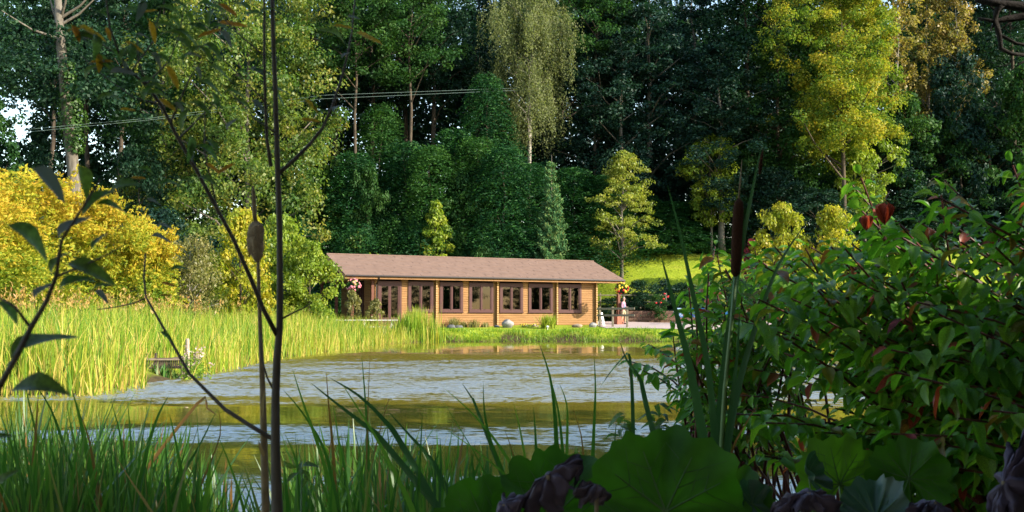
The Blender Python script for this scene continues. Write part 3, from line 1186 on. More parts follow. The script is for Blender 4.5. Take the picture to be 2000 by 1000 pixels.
def order(ps, i):
    """which one from the left a tree of a row is"""
    return ORD[sorted(range(len(ps)), key=lambda j: ps[j]).index(i)]


# far wood on the rising hill: one mass that nobody could count
rng = np.random.default_rng(5)
n = 6500
cy = rng.uniform(108, 135, n)
cx = rng.uniform(-1, 1, n) * cy * .68
cz0 = height(cx, cy)
cz = cz0 + rng.uniform(0, 1, n) ** .9 * np.minimum(30, EYE +   .322 * cy - 1.0 + .8 * np.sin(cx * .2) - cz0)
pxs = 1000 + 2000 * cx / cy
pys = 626 - 2000 * (cz - EYE) / cy
hole = ((pxs > -30) & (pxs < 58) & (pys > 150) & (pys < 275))
hole |= (rng.uniform(size=n) < .10) & (pxs > 60) & (pxs < 260) & (pys > 60) & (pys < 330)
keep = ~hole
C = np.stack([cx, cy, cz], 1)[keep]
P, Nn = clump_points(C, rng.uniform(1.2, 2.4, len(C)), 40, rng, .7)
Vv, Ff = leaves(P, Nn, .66 * rng.uniform(.6, 1.3, len(P)), .7, rng=rng)
o = link('far_wood', np_mesh('far_wood', Vv, Ff, M['wood_dark'], np.clip(np.repeat(rng.uniform(0, .6, len(C)), 40) + rng.uniform(0, .4, len(P)), 0, 1)))
tag(o, 'dense dark woodland massed on the hill behind the nearer trees', None, None, 'stuff')

PROTO = {
    'a': (26, broad_tree('a', 26, 4, 5.2, 230, 75, .32, M['wood_dark'], M['bark'], 101, r0=.38)),
    'b': (27, broad_tree('b', 27, 5, 4.6, 230, 75, .30, M['wood_haze'], M['bark_grey'], 102, r0=.34, flat=.55)),
    'c': (25, broad_tree('c', 25, 3, 5.0, 220, 75, .32, M['wood_mid'], M['bark'], 103, r0=.36)),
    't': (27, broad_tree('t', 27, 15, 4.6, 150, 75, .32, M['wood_dark'], M['bark'], 104, r0=.33, low=.2)),
}
woods = [
    # px, y_top, Y, kind, width
    (-60, -48, 92, 't', 1.0), (-150, -48, 84, 'a', 1.0), (95, -48, 96, 't', .9), (165, -48, 101, 't', 1.0), (230, -48, 95, 't', 1.0),
    (305, -48, 100, 'a', 1.0), (420, -48, 102, 'b', 1.0), (560, -48, 100, 'a', 1.0), (655, -48, 94, 't', 1.0), (725, -48, 91, 't', 1.0),
    (790, -48, 98, 't', 1.05), (848, -48, 93, 't', 1.0), (930, -48, 101, 'b', 1.1), (1010, -48, 99, 'a', 1.0), (1170, -48, 92, 'b', 1.05),
    (1270, -48, 90, 'b', 1.1), (1360, -48, 94, 'b', 1.1), (1460, -48, 91, 'a', 1.1), (1545, -48, 97, 'b', 1.0), (1640, -48, 102, 'a', 1.0),
    (1810, -48, 104, 'c', 1.0), (1900, -48, 98, 'b', 1.05), (1985, -48, 95, 'a', 1.0), (2090, -48, 99, 'b', 1.05),
    (1100, -48, 104, 'a', 1.1), (1215, 60, 88, 'b', .85), (1410, 90, 86, 'b', .9),
]
SPECIES = {
    'a': ('dense_tree', 'dense dark green tree of the wood, %s from the left of its kind'),
    'b': ('dense_tree', 'shaded haze tinted tree of the wood, %s from the left of its kind'),
    'c': ('dense_tree', 'mid green tree at the back of the wood, %s from the left of its kind'),
    't': ('tall_tree', 'tall bare trunk with a high dark crown, %s from the left of its kind'),
}
for i, (p, yt, Y, k, w) in enumerate(woods):
    H, ms = PROTO[k]
    same = [q[0] for q in woods if q[3] == k]
    nm, lab = SPECIES[k]
    place(nm, ms, H, p, yt, Y, lab % order(same, same.index(p)), w, 'tree', {'a': 'dark green trees of the wood', 'b': 'blue green trees of the wood', 'c': 'mid green trees of the wood',
                                                 't': 'bare trunked trees of the wood'}[k], rz=(i * 2.4) % 6.28)

# the great tree with turning leaves left of the cabin
ms = broad_tree('m', 24, 2.4, 8.0, 680, 88, .25, M['maple'], M['bark_grey'], 211, rc=.15, flat=.6, r0=.28, p=.5, low=.38, lump=.4)
place('maple_tree', ms, 24, 480, -110, 79, 'big tree with yellowing leaves lit on its right side left of the cabin', 1.02, 'tree', rz=1.1)
ms = broad_tree('m', 22, 2.5, 5.4, 260, 95, .25, M['wood_mid'], M['bark_grey'], 212, rc=.18, flat=.6, r0=.36, low=.15)
place('dense_tree', ms, 22, 315, -15, 84, 'dappled green tree between the ivy trunk and the big yellowing tree', 1.0, 'tree')

# ivy grown trunk at the left
r = empty('ivy_tree', ground_at(150, 72), 'tall leaning grey trunk wrapped in ivy behind the yellow shrub', 'tree')
g = Vector(r.location)
tp = [px(150, 420, 72), px(143, 330, 72), px(133, 240, 72), px(126, 160, 72), px(118, 80, 72), px(112, -15, 72)]
tp = [Vector((tp[0].x, 72, g.z - .3))] + tp
b = MB().tube([p - g for p in tp], [.52, .46, .43, .40, .37, .33, .25], 10)
rl = random.Random(3)
for k in range(9):
    p0 = px(114 + rl.uniform(-2, 6), rl.uniform(-15, 90), 72)
    q = p0 + Vector((rl.uniform(-4, 4), rl.uniform(-3, 3), rl.uniform(1, 3)))
    b.tube([p0 - g, p0.lerp(q, .5) - g + Vector((0, 0, -.3)), q - g], [.13, .09, .03], 5, False)
b.build('trunk', M['bark_grey'], r, True)
rng = np.random.default_rng(31)
n = 1700
y_ = rng.uniform(120, 300, n)
X0 = np.interp(y_, [80, 160, 240, 330], [118, 126, 133, 143])
c0 = np.array([np.array(px(float(a + 8), float(b_), 72)) for a, b_ in zip(X0, y_)]) - np.array(g)
an = rng.uniform(0, 6.28, n)
wd = .45 + .45 * np.exp(-((y_ - 235) / 40) ** 2)
P = c0 + np.stack([np.cos(an) * wd, np.sin(an) * wd, np.zeros(n)], 1) * rng.uniform(.7, 1.3, (n, 1))
Vv, Ff = leaves(P, np.stack([np.cos(an), np.sin(an), .4 + 0 * an], 1) + rng.normal(size=(n, 3)) * .3, .22 * rng.uniform(.7, 1.3, n), .8, rng=rng)
link('ivy', np_mesh('ivy', Vv, Ff, M['ivy'], rng.uniform(0, 1, n)), r)
C = np.stack([rng.uniform(-6.5, 5, 90), rng.uniform(-4, 4, 90), rng.uniform(16, 22, 90) - 0], 1)
C[:, 2] -= .25 * np.abs(C[:, 0])
P, Nn = clump_points(C, rng.uniform(.8, 1.7, 90), 85, rng, .6)
Vv, Ff = leaves(P, Nn, .28 * rng.uniform(.7, 1.3, len(P)), .65, rng=rng)
link('crown', np_mesh('crown', Vv, Ff, M['wood_dark'], rng.uniform(0, 1, len(P))), r)
# tree cut by the left edge
ms = broad_tree('e', 13, 1.5, 3.0, 130, 80, .2, M['wood_mid'], M['bark'], 221, rc=.2)
place('small_tree', ms, 13, -28, 165, 66, 'pale green tree at the left edge above the yellow shrub', .9, 'tree')
place('small_tree', broad_tree('e2', 8, .5, 4.2, 140, 80, .2, M['wood_dark'], M['bark'], 222, rc=.2), 8, 70, 300, 74, 'low dark bushy tree under the gap of bright sky', 1.0, 'tree')
place('small_tree', broad_tree('e3', 9, .5, 4.2, 150, 80, .2, M['wood_dark'], M['bark'], 223, rc=.2), 9, 270, 290, 76, 'low dark bushy tree between the ivy trunk and the big yellowing tree', 1.0, 'tree')

# cypress hedge and evergreens behind the cabin
cyp = [cypress_tree(11, 2.7, 1500, .26, M['cypress'], 301, 1.0), cypress_tree(11, 2.4, 1400, .24, M['cypress_light'], 302, .9), cypress_tree(16, 3.6, 2300, .30, M['cypress'], 303, .8)]
row = [(560, 350, 80), (625, 330, 82), (690, 300, 81), (742, 205, 85), (790, 280, 82), (840, 285, 80), (885, 255, 83), (930, 270, 81), (985, 290, 79), (1035, 320, 82),
       (1120, 330, 83), (1170, 345, 84), (1250, 380, 87), (1310, 395, 87)]
for i, (p, yt, Y) in enumerate(row):
    place('cypress_tree', cyp[i % 2 if p < 1000 else 0], 11, p, yt, Y, 'dark green cypress in the evergreen screen behind the cabin, %s from the left' % order([q[0] for q in row], i), 1.35, 'tree', 'cypress screen behind the cabin', rz=i * 1.7)
place('cypress_tree', cyp[2], 16, 950, 150, 84, 'tallest pointed dark evergreen in front of the weeping birch', 1.0, 'tree')
hd = [cypress_tree(5.2, 1.9, 800, .24, M['cypress'], 311, .55), cypress_tree(5.2, 1.9, 800, .22, M['cypress_light'], 312, .6)]
for i, p in enumerate((575, 640, 700, 765, 822, 900, 960, 1015, 1140, 1190, 1260, 1320, 1375)):
    place('clipped_conifer', hd[i % 2 if p < 940 else 0], 5.2, p, 432 + 7 * (i % 3), 78 + (i % 2) if p < 1100 else 89, 'low dense conifer in the hedge line behind the cabin, %s from the left' % ORD[i], 1.15, 'hedge', 'hedge conifers behind the cabin', rz=i * 2.1)

UNDER = []
# weeping birch
place('birch_tree', birch_tree(25, 9, 3.9, 401), 25, 1030, -110, 87, 'weeping birch with pale hanging sprays lit by the sun', 1.0, 'tree')
# undergrowth that hides the foot of the slope behind the terrace
for i, (p, yt, Y) in enumerate(((1192, 585, 73.2), (1222, 578, 73.6), (1258, 574, 73.0), (1300, 578, 73.4), (1345, 575, 73.2), (1395, 572, 73.0))):
    UNDER.append((p, yt, Y))
# yellowing tree on the right
ms = broad_tree('g', 26, 8.5, 5.2, 560, 95, .24, M['gold'], M['bark'], 411, rc=.17, flat=.75, r0=.22, p=.5, low=.22, lump=.6)
place('golden_tree', ms, 26, 1650, -120, 84, 'tall rounded tree turning gold on the right of the wood', 1.0, 'tree', rz=.5)
place('dense_tree', broad_tree('g2', 25, 3, 4.6, 330, 80, .27, M['wood_mid'], M['bark'], 412, rc=.2, r0=.25, p=.5), 25, 1525, -90, 89, 'green tree added as the shaded left side of the golden tree', 1.0, 'tree')  # darker tree added to paint the golden tree's shaded side
hc = broad_tree('hc', 27, 17.5, 4.4, 120, 85, .27, M['wood_mid'], M['bark'], 413, rc=.24, low=.25, r0=.22)
for i, (p, yt, Y, lab) in enumerate(((690, -60, 83, 'bare trunk with a bright green top beside the big yellowing tree'), (800, -75, 84, 'bare trunk with a bright green top left of the birch'),
                                     (1165, -95, 90, 'bare trunk with a bright green top right of the birch'))):
    place('tall_tree', hc, 27, p, yt, Y, lab, 1.0, 'tree', rz=i * 2.2)
# thin autumn trees, upper right
th = broad_tree('h', 22, 6, 2.4, 130, 50, .26, M['rust_leaf'], M['bark_pale'], 421, rc=.28, flat=.9, limbs=40, r0=.16)
for i, (p, Y, lab) in enumerate(((1765, 93, 'slim thinly leaved autumn tree beside the golden tree'), (1822, 95, 'slim thinly leaved autumn tree, middle of three'),
                                 (1880, 94, 'slim thinly leaved autumn tree nearest the dark bare branches'))):
    place('slim_tree', th, 22, p, -50 + 20 * (i % 2), Y, lab, 1.0, 'tree', 'slim autumn trees', rz=i * 2.0)
# mid height shrubs and small trees before the wood on the right
sm = [broad_tree('s1', 8, .8, 2.6, 130, 70, .22, M['wood_mid'], M['bark'], 431, rc=.24), broad_tree('s2', 9, .8, 3.0, 140, 75, .22, M['wood_haze'], M['bark'], 432, rc=.24),
      broad_tree('s3', 8, 2.2, 2.6, 110, 70, .22, M['lime'], M['bark_grey'], 433, rc=.24)]
mid = [
    (1390, 265, 86, 2, .95, 'pale green small tree behind the lawn', 8), (1455, 280, 88, 0, 1.0, 'green bushy tree behind the brown bulrush', 8),
    (1345, 330, 90, 1, 1.0, 'dark bushy tree at the back of the lawn', 9), (1520, 330, 86, 1, 1.1, 'dark bushy tree left of the bright green one', 9),
    (1690, 235, 86, 2, 1.0, 'bright green small tree under the golden tree', 8), (1600, 370, 84, 1, 1.1, 'dark bushy tree behind the yellow shrub', 9),
    (1775, 190, 90, 0, 1.25, 'glossy green tree under the slim autumn trees', 8), (1880, 110, 92, 1, 1.3, 'shaded green tree behind the pointed shrubs', 9),
    (1850, 225, 92, 0, 1.2, 'lit bushy shrub in the middle of the dark right bank', 8), (1760, 300, 90, 1, 1.25, 'dark round shrub right of the bright green tree', 9),
    (1940, 215, 92, 1, 1.3, 'dark round shrub near the right edge', 9), (2010, 130, 88, 0, 1.3, 'green tree cut by the right edge', 8),
    (2060, 240, 91, 1, 1.3, 'dark bushy tree beyond the right edge', 9), (1830, 370, 89, 1, 1.2, 'low dark shrub behind the dogwood', 9), (1950, 380, 90, 1, 1.2, 'low dark shrub behind the dogwood tips', 9),
    (1700, 400, 89, 1, 1.1, 'low dark shrub right of the yellow shrub', 9),
]
for i, (p, yt, Y, k, w, lab, H) in enumerate(mid):
    place('small_tree', sm[k], H, p, yt, Y, lab, w, 'tree', rz=i * 1.3)

for i, (p, yt, Y, w, lab) in enumerate(((905, 345, 79.5, .8, 'leafy light green tree among the cypresses under the birch'), (715, 330, 79.5, .75, 'leafy light green tree among the cypresses beside the big yellowing tree'))):
    place('small_tree', sm[0], 8, p, yt, Y, lab, w, 'tree', rz=i * 2.2)
# small trees on and by the lawn
place('spruce_tree', spruce_tree(8.2, 1.55, 441), 8.2, 1078, 302, 77.3, 'small pointed spruce with a bare lower stem behind the cabin roof', 1.0, 'tree')
ms = broad_tree('al', 8.6, 1.7, 3.0, 210, 55, .17, M['alder'], M['bark_grey'], 442, rc=.2, flat=.42, r0=.15, p=.9, low=.34, lump=.5, limbs=50, lean=(.3, 0))
place('alder_tree', ms, 8.6, 1214, 298, 81, 'small airy yellow green tree standing alone on the lawn', 1.0, 'tree', rz=.4)
ms = broad_tree('yl', 6, .4, 1.35, 110, 60, .19, M['lime'], M['bark_grey'], 443, rc=.3, p=1.1, low=.32, lump=.3)
place('young_tree', ms, 6, 850, 398, 77, 'bright leaved young tree rising behind the cabin roof', 1.15, 'tree')
ms = broad_tree('yl2', 3, .2, 1.5, 60, 60, .16, M['wood_mid'], M['bark'], 444, rc=.3)
place('rounded_shrub', ms, 3, 945, 488, 76, 'round green shrub just above the cabin roof', 1.0, 'shrub')
b = MB().tube([(0, 0, -.2), (0, 0, 1.0), (0, 0, 1.05)], [.09, .09, .06], 8)
o = b.build('short_post', M['fence'], None, True, ground_at(1066, 77.3))
tag(o, 'short grey post beside the foot of the spruce', 'post')

for i, (x, y) in enumerate(((44, 38), (49, 28), (47, 16), (54, 8), (50, -3), (58, 20), (62, -8), (56, 36))):  # unseen trees added so the cabin panes mirror dark leaves
    t_ = tree('unseen_bank_tree', PROTO['c'][1], (x, y, hz(x, y) - .1), 'unseen tree added on the right bank to darken the panes, %s from the cabin' % ORD[i], 'tree', 'added trees along the right bank', i * 1.9, (.8, .8, .40 + .03 * (i % 3)))

# shrubs of the left bank
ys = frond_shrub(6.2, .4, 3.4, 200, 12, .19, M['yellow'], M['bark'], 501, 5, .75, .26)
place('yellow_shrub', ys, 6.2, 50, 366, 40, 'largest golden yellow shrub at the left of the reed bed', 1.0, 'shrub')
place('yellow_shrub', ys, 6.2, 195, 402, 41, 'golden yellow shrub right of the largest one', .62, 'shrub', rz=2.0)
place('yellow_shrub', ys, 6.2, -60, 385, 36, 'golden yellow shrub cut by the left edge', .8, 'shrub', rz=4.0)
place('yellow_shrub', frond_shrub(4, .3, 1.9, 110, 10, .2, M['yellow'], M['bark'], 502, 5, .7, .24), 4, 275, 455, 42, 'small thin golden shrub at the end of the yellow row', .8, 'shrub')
ol = broad_tree('ol', 4, .3, 1.7, 90, 55, .14, M['olive'], M['bark_pale'], 511, rc=.3, limbs=50)
place('olive_shrub', ol, 4, 372, 470, 45, 'pale olive shrub with bare pale stems behind the reeds', .9, 'shrub')
place('olive_shrub', ol, 4, 320, 500, 44, 'lower olive shrub beside the yellow row', .8, 'shrub', rz=2.3)
lm = broad_tree('lm', 5, .3, 2.0, 130, 65, .19, M['lime_yellow'], M['bark'], 521, rc=.27)
place('lime_shrub', lm, 5, 470, 418, 50, 'yellow green shrub behind the fluffy bulrush', .85, 'shrub')
lg = broad_tree('lg', 5, .3, 2.0, 140, 65, .18, M['lime'], M['bark'], 522, rc=.27)
place('lime_shrub', lg, 5, 548, 428, 54, 'bright green shrub behind the thin sapling', .9, 'shrub')
place('lime_shrub', lg, 5, 605, 478, 53, 'bright green shrub touching the cabin gable', .72, 'shrub', rz=2.0)
place('lime_shrub', lg, 5, 425, 505, 54, 'low green shrub left of the yellow green one', .7, 'shrub', rz=3.1)
for i, (p, yt, Y, lab) in enumerate(((140, 470, 50, 'dark shrub behind the yellow row, left'), (420, 470, 62, 'dark shrub behind the olive one'), (520, 440, 66, 'dark shrub behind the bright green shrub'),
                                     (300, 410, 64, 'dark shrub behind the thin golden shrub'), (40, 400, 62, 'dark shrub behind the largest golden shrub'))):
    place('dark_shrub', sm[1], 9, p, yt, Y, lab, 1.0, 'shrub', rz=i * 2.0)

# shrubs about the terrace
rw = [(1250, 552, 73.5, 0), (1290, 548, 74.5, 1), (1335, 556, 74, 0), (1385, 550, 74.5, 1), (1435, 545, 74, 0), (1490, 540, 74, 1)]
dk = [broad_tree('d1', 2.6, .1, 1.5, 80, 60, .13, M['wood_dark'], M['bark'], 531, rc=.3), broad_tree('d2', 2.6, .1, 1.5, 80, 60, .13, M['wood_haze'], M['bark'], 532, rc=.3)]
for i, (p, yt, Y, k) in enumerate(rw):
    place('terrace_shrub', dk[k], 2.6, p, yt, Y, ['dark rounded shrub behind the person on the terrace', 'dark shrub behind the red rose bush', 'dark shrub behind the left blue chairs',
          'dark shrub behind the right blue chairs', 'dark shrub right of the blue chairs', 'dark shrub at the far end of the terrace'][i], 1.0, 'shrub', rz=i * 1.9)
for i, (p, yt, Y) in enumerate(UNDER):
    place('terrace_shrub', dk[i % 2], 2.6, p, yt, Y, 'low dark shrub along the back of the terrace, %s from the cabin' % ORD[i], 1.0, 'shrub', 'low shrubs behind the terrace', rz=i * 2.6)
rr = empty('rose_bush', ground_at(1287, 71.6), 'dark bush with bright red blooms behind the terrace', 'bush')
tr_, cr_ = broad_tree('rb', 2.0, .2, .8, 45, 45, .11, M['wood_mid'], M['bark'], 541, rc=.35)
link('stem', tr_, rr)
link('foliage', cr_, rr)
rl = random.Random(9)
bme = MB().lathe([(.02, -.04), (.07, -.02), (.085, .02), (.05, .05), (.015, .045)], n=7).mesh('bloom', M['flower_red'], True)
for k in range(6):
    link('bloom', bme, rr, (rl.uniform(-.5, .6), rl.uniform(-.8, -.3), rl.uniform(1.3, 2.35)))
ms = broad_tree('ys', 4.4, .4, 2.0, 110, 60, .18, M['lime_yellow'], M['bark'], 551, rc=.3, flat=.5)
place('yellow_shrub', ms, 4.4, 1530, 405, 76, 'bright yellow green shrub behind the bulrush blade tips', 1.0, 'shrub')
place('yellow_shrub', ms, 4.4, 1625, 410, 76, 'bright yellow green shrub half hidden by the dogwood', 1.0, 'shrub', rz=2.0)
ms = broad_tree('rs', 2.2, .2, 1.0, 60, 60, .13, M['red_shrub'], M['bark'], 552, rc=.3)
place('red_shrub', ms, 2.2, 1470, 474, 78, 'dark pink shrub beside the brown bulrush', .85, 'shrub')

# tall trees on the near bank, right of and behind the camera: they shade it
sh_ = broad_tree('sh', 15, 2.0, 4.8, 300, 60, .36, M['wood_mid'], M['bark'], 601, rc=.26, r0=.3)
for i, (x, y) in enumerate(((28, -12.0), (16, -13), (-3, -9), (7, -12))):
    tree('unseen_bank_tree', sh_, (x, y, .3), 'tall leafy tree on the near bank behind the camera, %s of its group' % ORD[i], 'tree', 'shade trees on the near bank', i * 1.3, (1, 1, .95 + .05 * (i % 3)))
cn_ = broad_tree('cn', 11, 4.2, 4.2, 200, 60, .30, M['wood_mid'], M['bark'], 603, rc=.28, r0=.2)
for i, (x, y) in enumerate(((1.6, -2.6), (-4.0, -2.2), (5.5, -7.0), (9.0, 5.0))):
    tree('unseen_bank_tree', cn_, (x, y, .3), 'high crowned tree on the near bank over the camera, %s of its group' % ORD[i], 'tree', 'trees over the near bank', i * 1.7)
bs_ = broad_tree('bs', 3.2, .2, 1.5, 120, 70, .16, M['wood_mid'], M['bark'], 602, rc=.32)  # unseen shrubs added and sized to shade dogwood, big leaves and sapling
for i, (x, y, h) in enumerate(((3.9, -.5, 1.6), (5.2, -1.0, 1.8), (4.7, 2.3, .92), (6.4, 1.2, 1.0), (7.0, 3.2, .95), (5.6, 3.9, .8), (3.3, .9, .9), (7.2, -1.6, 1.9))):
    tree('added_shade_shrub', bs_, (x, y, .25), 'unseen leafy shrub added to shade the near bank, %s in its group' % ORD[i], 'shrub', 'added shade shrubs on the near bank', i * 1.3, (1, 1, h))

# ------------------------------------------------------------------ blades


def blade_field(name, X, Y, hgt, wid, mat, tint, rng, lean=.25, segs=4, bend=.5):
    """many grass blades as one mesh, each a tapering bent ribbon"""
    n = len(X)
    Z = height(X, Y) - .03
    a = rng.uniform(0, 2 * np.pi, n)
    dx, dy = np.cos(a), np.sin(a)
    ln = np.abs(rng.normal(0, lean, n)) * hgt
    fa = rng.uniform(0, 2 * np.pi, n)
    wx, wy = np.cos(fa), np.sin(fa)
    bd = rng.uniform(.1, 1, n) * bend
    vs = []
    for i in range(segs + 1):
        t = i / segs
        off = ln * (t * (1 - bd) + bd * t ** 2.6)
        z = Z + hgt * t * (1 - .18 * bd * t * t)
        w = wid * (1 - t ** 1.8) * .5 + .001
        cx, cy = X + dx * off, Y + dy * off
        vs.append(np.stack([cx - wx * w, cy - wy * w, z], 1))
        vs.append(np.stack([cx + wx * w, cy + wy * w, z], 1))
    V_ = np.stack(vs, 1)                      # n, 2(segs+1), 3
    k = 2 * (segs + 1)
    base = (np.arange(n) * k)[:, None]
    F_ = np.stack([np.concatenate([base + 2 * i, base + 2 * i + 1, base + 2 * i + 3, base + 2 * i + 2], 1) for i in range(segs)], 1).reshape(-1, 4)
    return np_mesh(name, V_.reshape(-1, 3), F_, mat, np.repeat(tint, segs))


rng = np.random.default_rng(77)
# reed bed along the left bank
n = 60000
yy = 14 + 44 * rng.uniform(0, 1, n) ** 1.15
xx = rng.uniform(-21, -3.6, n)
d = pond_dist(xx, yy)
ok = (d > -.45) & (xx < -3.6) & ((yy < 57.0)) & ((d < 4.2) | (rng.uniform(size=n) < .45)) & ~((xx > -8.2) & (xx < -6.2) & (yy > 21.3) & (yy < 22.9))
rx = 1000 + 2000 * xx / yy
ok &= (yy > 15.5) | (xx < -9)
ok &= ~((rx > 290) & (rx < 372) & (yy > 17) & (yy < 22.7))
xx, yy, d = xx[ok], yy[ok], d[ok]
patch = .5 + .5 * np.sin(xx * .8 + 1) * np.sin(yy * .35 + .5)
hg = rng.uniform(.75, 1.55, len(xx)) * (1 + .12 * patch) * np.clip(.75 + d * .12, .6, 1.0) * np.interp(yy, [14, 30, 50, 57], [.95, 1.0, 1.0, .85])
low_ = (rng.uniform(size=len(xx)) < .22) & (d < 1.2)
hg = hg * (1 + .16 * np.sin(xx * 2.3 + yy * .7) * np.sin(yy * .9 + xx * .3))
hg = np.where(low_, hg * rng.uniform(.25, .55, len(xx)), hg)
ti = np.clip(rng.normal(.40, .3, len(xx)) + .18 * (patch - .5) + .15 * (d < .4) + .5 * low_, 0, 1)
o = link('reed_bed', blade_field('reed_bed', xx, yy, hg, rng.uniform(.016, .034, len(xx)), M['reed'], np.where(rng.uniform(size=len(xx)) < .09, .97, ti), rng, .27, 4, 1.0))
tag(o, 'sunlit yellow green reed bed along the left bank', None, None, 'stuff')
# plumes over the back of the reed bed
n = 1100
x_ = rng.uniform(-19, -8, n)
y_ = rng.uniform(20, 40, n)
k_ = (rng.uniform(size=n) < .5 + .5 * np.sin(x_ * .9))
x_, y_ = x_[k_], y_[k_]
P = np.repeat(np.stack([x_, y_, height(x_, y_) + rng.uniform(1.25, 1.75, len(x_))], 1), 5, 0) + rng.normal(size=(len(x_) * 5, 3)) * np.array([.03, .03, .07])
Vv, Ff = leaves(P, rng.normal(size=P.shape), .13, .3, np.array([0, 0, 1.]) + rng.normal(size=P.shape) * .4, rng)
o = link('reed_plumes', np_mesh('reed_plumes', Vv, Ff, M['reed_red'], rng.uniform(0, 1, len(P))))
tag(o, 'reddish brown seed plumes over the back of the reed bed', None, None, 'stuff')

# grass on the far bank: tufts at the water, short grass above
n = 30000
xx = rng.uniform(-5, 32, n)
yy = rng.uniform(57, 61.5, n)
d = pond_dist(xx, yy)
ok = (d > -.12) & (d < 2.6) & (rng.uniform(size=n) < np.where(d < .8, 1, .55))
ok &= ~((xx > 7) & (d > 2.0))
xx, yy, d = xx[ok], yy[ok], d[ok]
tuft = .5 + .5 * np.sin(xx * 3.1) * np.sin(xx * 1.3 + yy)
hg = np.where(d < .7, rng.uniform(.15, .38, len(xx)) * (.6 + .7 * tuft), rng.uniform(.06, .15, len(xx)))
o = link('bank_grass', blade_field('bank_grass', xx, yy, hg, rng.uniform(.02, .04, len(xx)), M['bank_grass'], np.clip(rng.normal(.5, .22, len(xx)) - .15 * (d < .6), 0, 1), rng, .45, 3, .8))
tag(o, 'rough bright grass along the far bank', None, None, 'stuff')
n = 42000
xx = rng.uniform(3, 32, n)
yy = rng.uniform(74, 89, n)
ok = (yy > 76 - xx * .1)
xx, yy = xx[ok], yy[ok]
o = link('lawn_grass', blade_field('lawn_grass', xx, yy, rng.uniform(.04, .11, len(xx)), rng.uniform(.03, .06, len(xx)), M['lawn_grass'], rng.uniform(0, 1, len(xx)), rng, .5, 2, .5))
tag(o, 'short sunlit lawn on the hillside behind the cabin', None, None, 'stuff')


def tuft(name, p, Y, n, h, spread, label, cat, mat, w=.03, lean=.4, seed=1, group=None, dx=0.0):
    g = ground_at(p, Y)
    rg_ = np.random.default_rng(seed)
    x = g.x + rg_.normal(0, spread, n)
    y = g.y + rg_.normal(0, spread, n)
    me = blade_field('foliage', x, y, h * rg_.uniform(.55, 1.05, n), w * rg_.uniform(.7, 1.3, n), mat, rg_.uniform(0, 1, n), rg_, lean, 4, .7)
    o_ = link(name, me)
    return tag(o_, label, cat, group)


tuft('ornamental_grass', 1071, 62.2, 260, 1.0, .22, 'bright yellow green grass clump on the lawn before the cabin', 'plant', M['lawn_grass'], .05, .5, 21)
tuft('rush_clump', 825, 57.6, 900, 1.75, .5, 'tall green rush clump at the end of the reed bed', 'plant', M['reed'], .04, .12, 22)
tuft('rush_clump', 800, 57.0, 500, 1.5, .4, 'dark base rush clump where reed bed meets the grass bank', 'plant', M['bank_grass'], .04, .15, 23)
for i, (p, Y, h) in enumerate(((888, 63.2, .75), (906, 63.6, .5), (925, 63.4, .6), (948, 63.6, .4))):
    tuft('border_plant', p, Y, 90, h, .15, ['pale feathery plant against the cabin wall, nearest the rush clump', 'short pale plant second from the rush clump',
         'pale feathery plant under the second full window', 'short plant left of the round grey boulder'][i], 'plant', M['olive'], .06, .35, 31 + i, 'pale border plants')
# pale flowering plant by the cage post
g = ground_at(385, 21.6)
r = empty('willowherb', g, 'leafy plant with pale pink fluffy tops beside the cage post', 'plant')
rl = random.Random(12)
sb = MB()
Ps, Fl = [], []
for k in range(16):
    x0, y0 = rl.uniform(-.22, .3), rl.uniform(-.1, .3)
    h = rl.uniform(.55, 1.0)
    sb.tube([(x0, y0, 0), (x0 * 1.2, y0, h * .5), (x0 * 1.5, y0, h)], [.006, .005, .002], 4, False)
    for q in range(26):
        t = rl.uniform(.1, .85)
        Ps.append((x0 * (1 + .5 * t) + rl.gauss(0, .05), y0 + rl.gauss(0, .05), h * t))
    for q in range(9):
        Fl.append((x0 * 1.5 + rl.gauss(0, .035), y0 + rl.gauss(0, .03), h * rl.uniform(.86, 1.08)))
sb.build('stem', M['stem_green'], r)
rng = np.random.default_rng(4)
P = np.array(Ps)
Vv, Ff = leaves(P, rng.normal(size=P.shape) + [0, 0, .5], .10, .35, rng=rng)
link('foliage', np_mesh('foliage', Vv, Ff, M['bank_grass'], rng.uniform(0, 1, len(P))), r)
P = np.array(Fl)
Vv, Ff = leaves(P, rng.normal(size=P.shape), .045, .8, rng=rng)
tag(link('flowers', np_mesh('flowers', Vv, Ff, M['pale_flower'], rng.uniform(0, 1, len(P))), r), kind='stuff')

# ------------------------------------------------------------------ wooden cage in the reeds
c0, c1 = px(288, 734, 22.0), px(366, 734, 22.0)
g = Vector(((c0.x + c1.x) / 2, 22.2, -.25))
r = empty('wooden_cage', g, 'low dark slatted wooden cage standing in the water at the reed edge', 'cage')
wd, dp, ht = (c1.x - c0.x), .55, .36
for x in (-wd / 2, wd / 2):
    for y in (-dp / 2, dp / 2):
        MB().bevbox((x, y, .25 + ht / 2 - .1), (.045, .045, ht + .5), .006).build('post', M['cage_wood'], r)
for y in (-dp / 2, dp / 2):
    for z in (.28 + ht, .28 + ht * .52):
        MB().bevbox((0, y - .03, z), (wd, .025, .035), .004).build('rail', M['post_pale'] if z > .5 and y < 0 else M['cage_wood'], r)
sl = MB().box((0, 0, 0), (.016, .014, ht * .55)).mesh('slat', M['cage_wood'])
for i in range(20):
    for y in (-dp / 2 - .0, dp / 2 - .0):
        link('slat', sl, r, (-wd / 2 + wd * (i + .7) / 20.5, y, .28 + ht * .76))
for x in (-wd / 2, wd / 2):
    MB().bevbox((x, 0, .28 + ht), (.03, dp - .05, .035), .004).build('rail', M['cage_wood'], r)
MB().bevbox((wd * .1, 0, .30 + ht), (.09, dp + .06, .03), .004).build('lid_batten', M['cage_wood'], r)
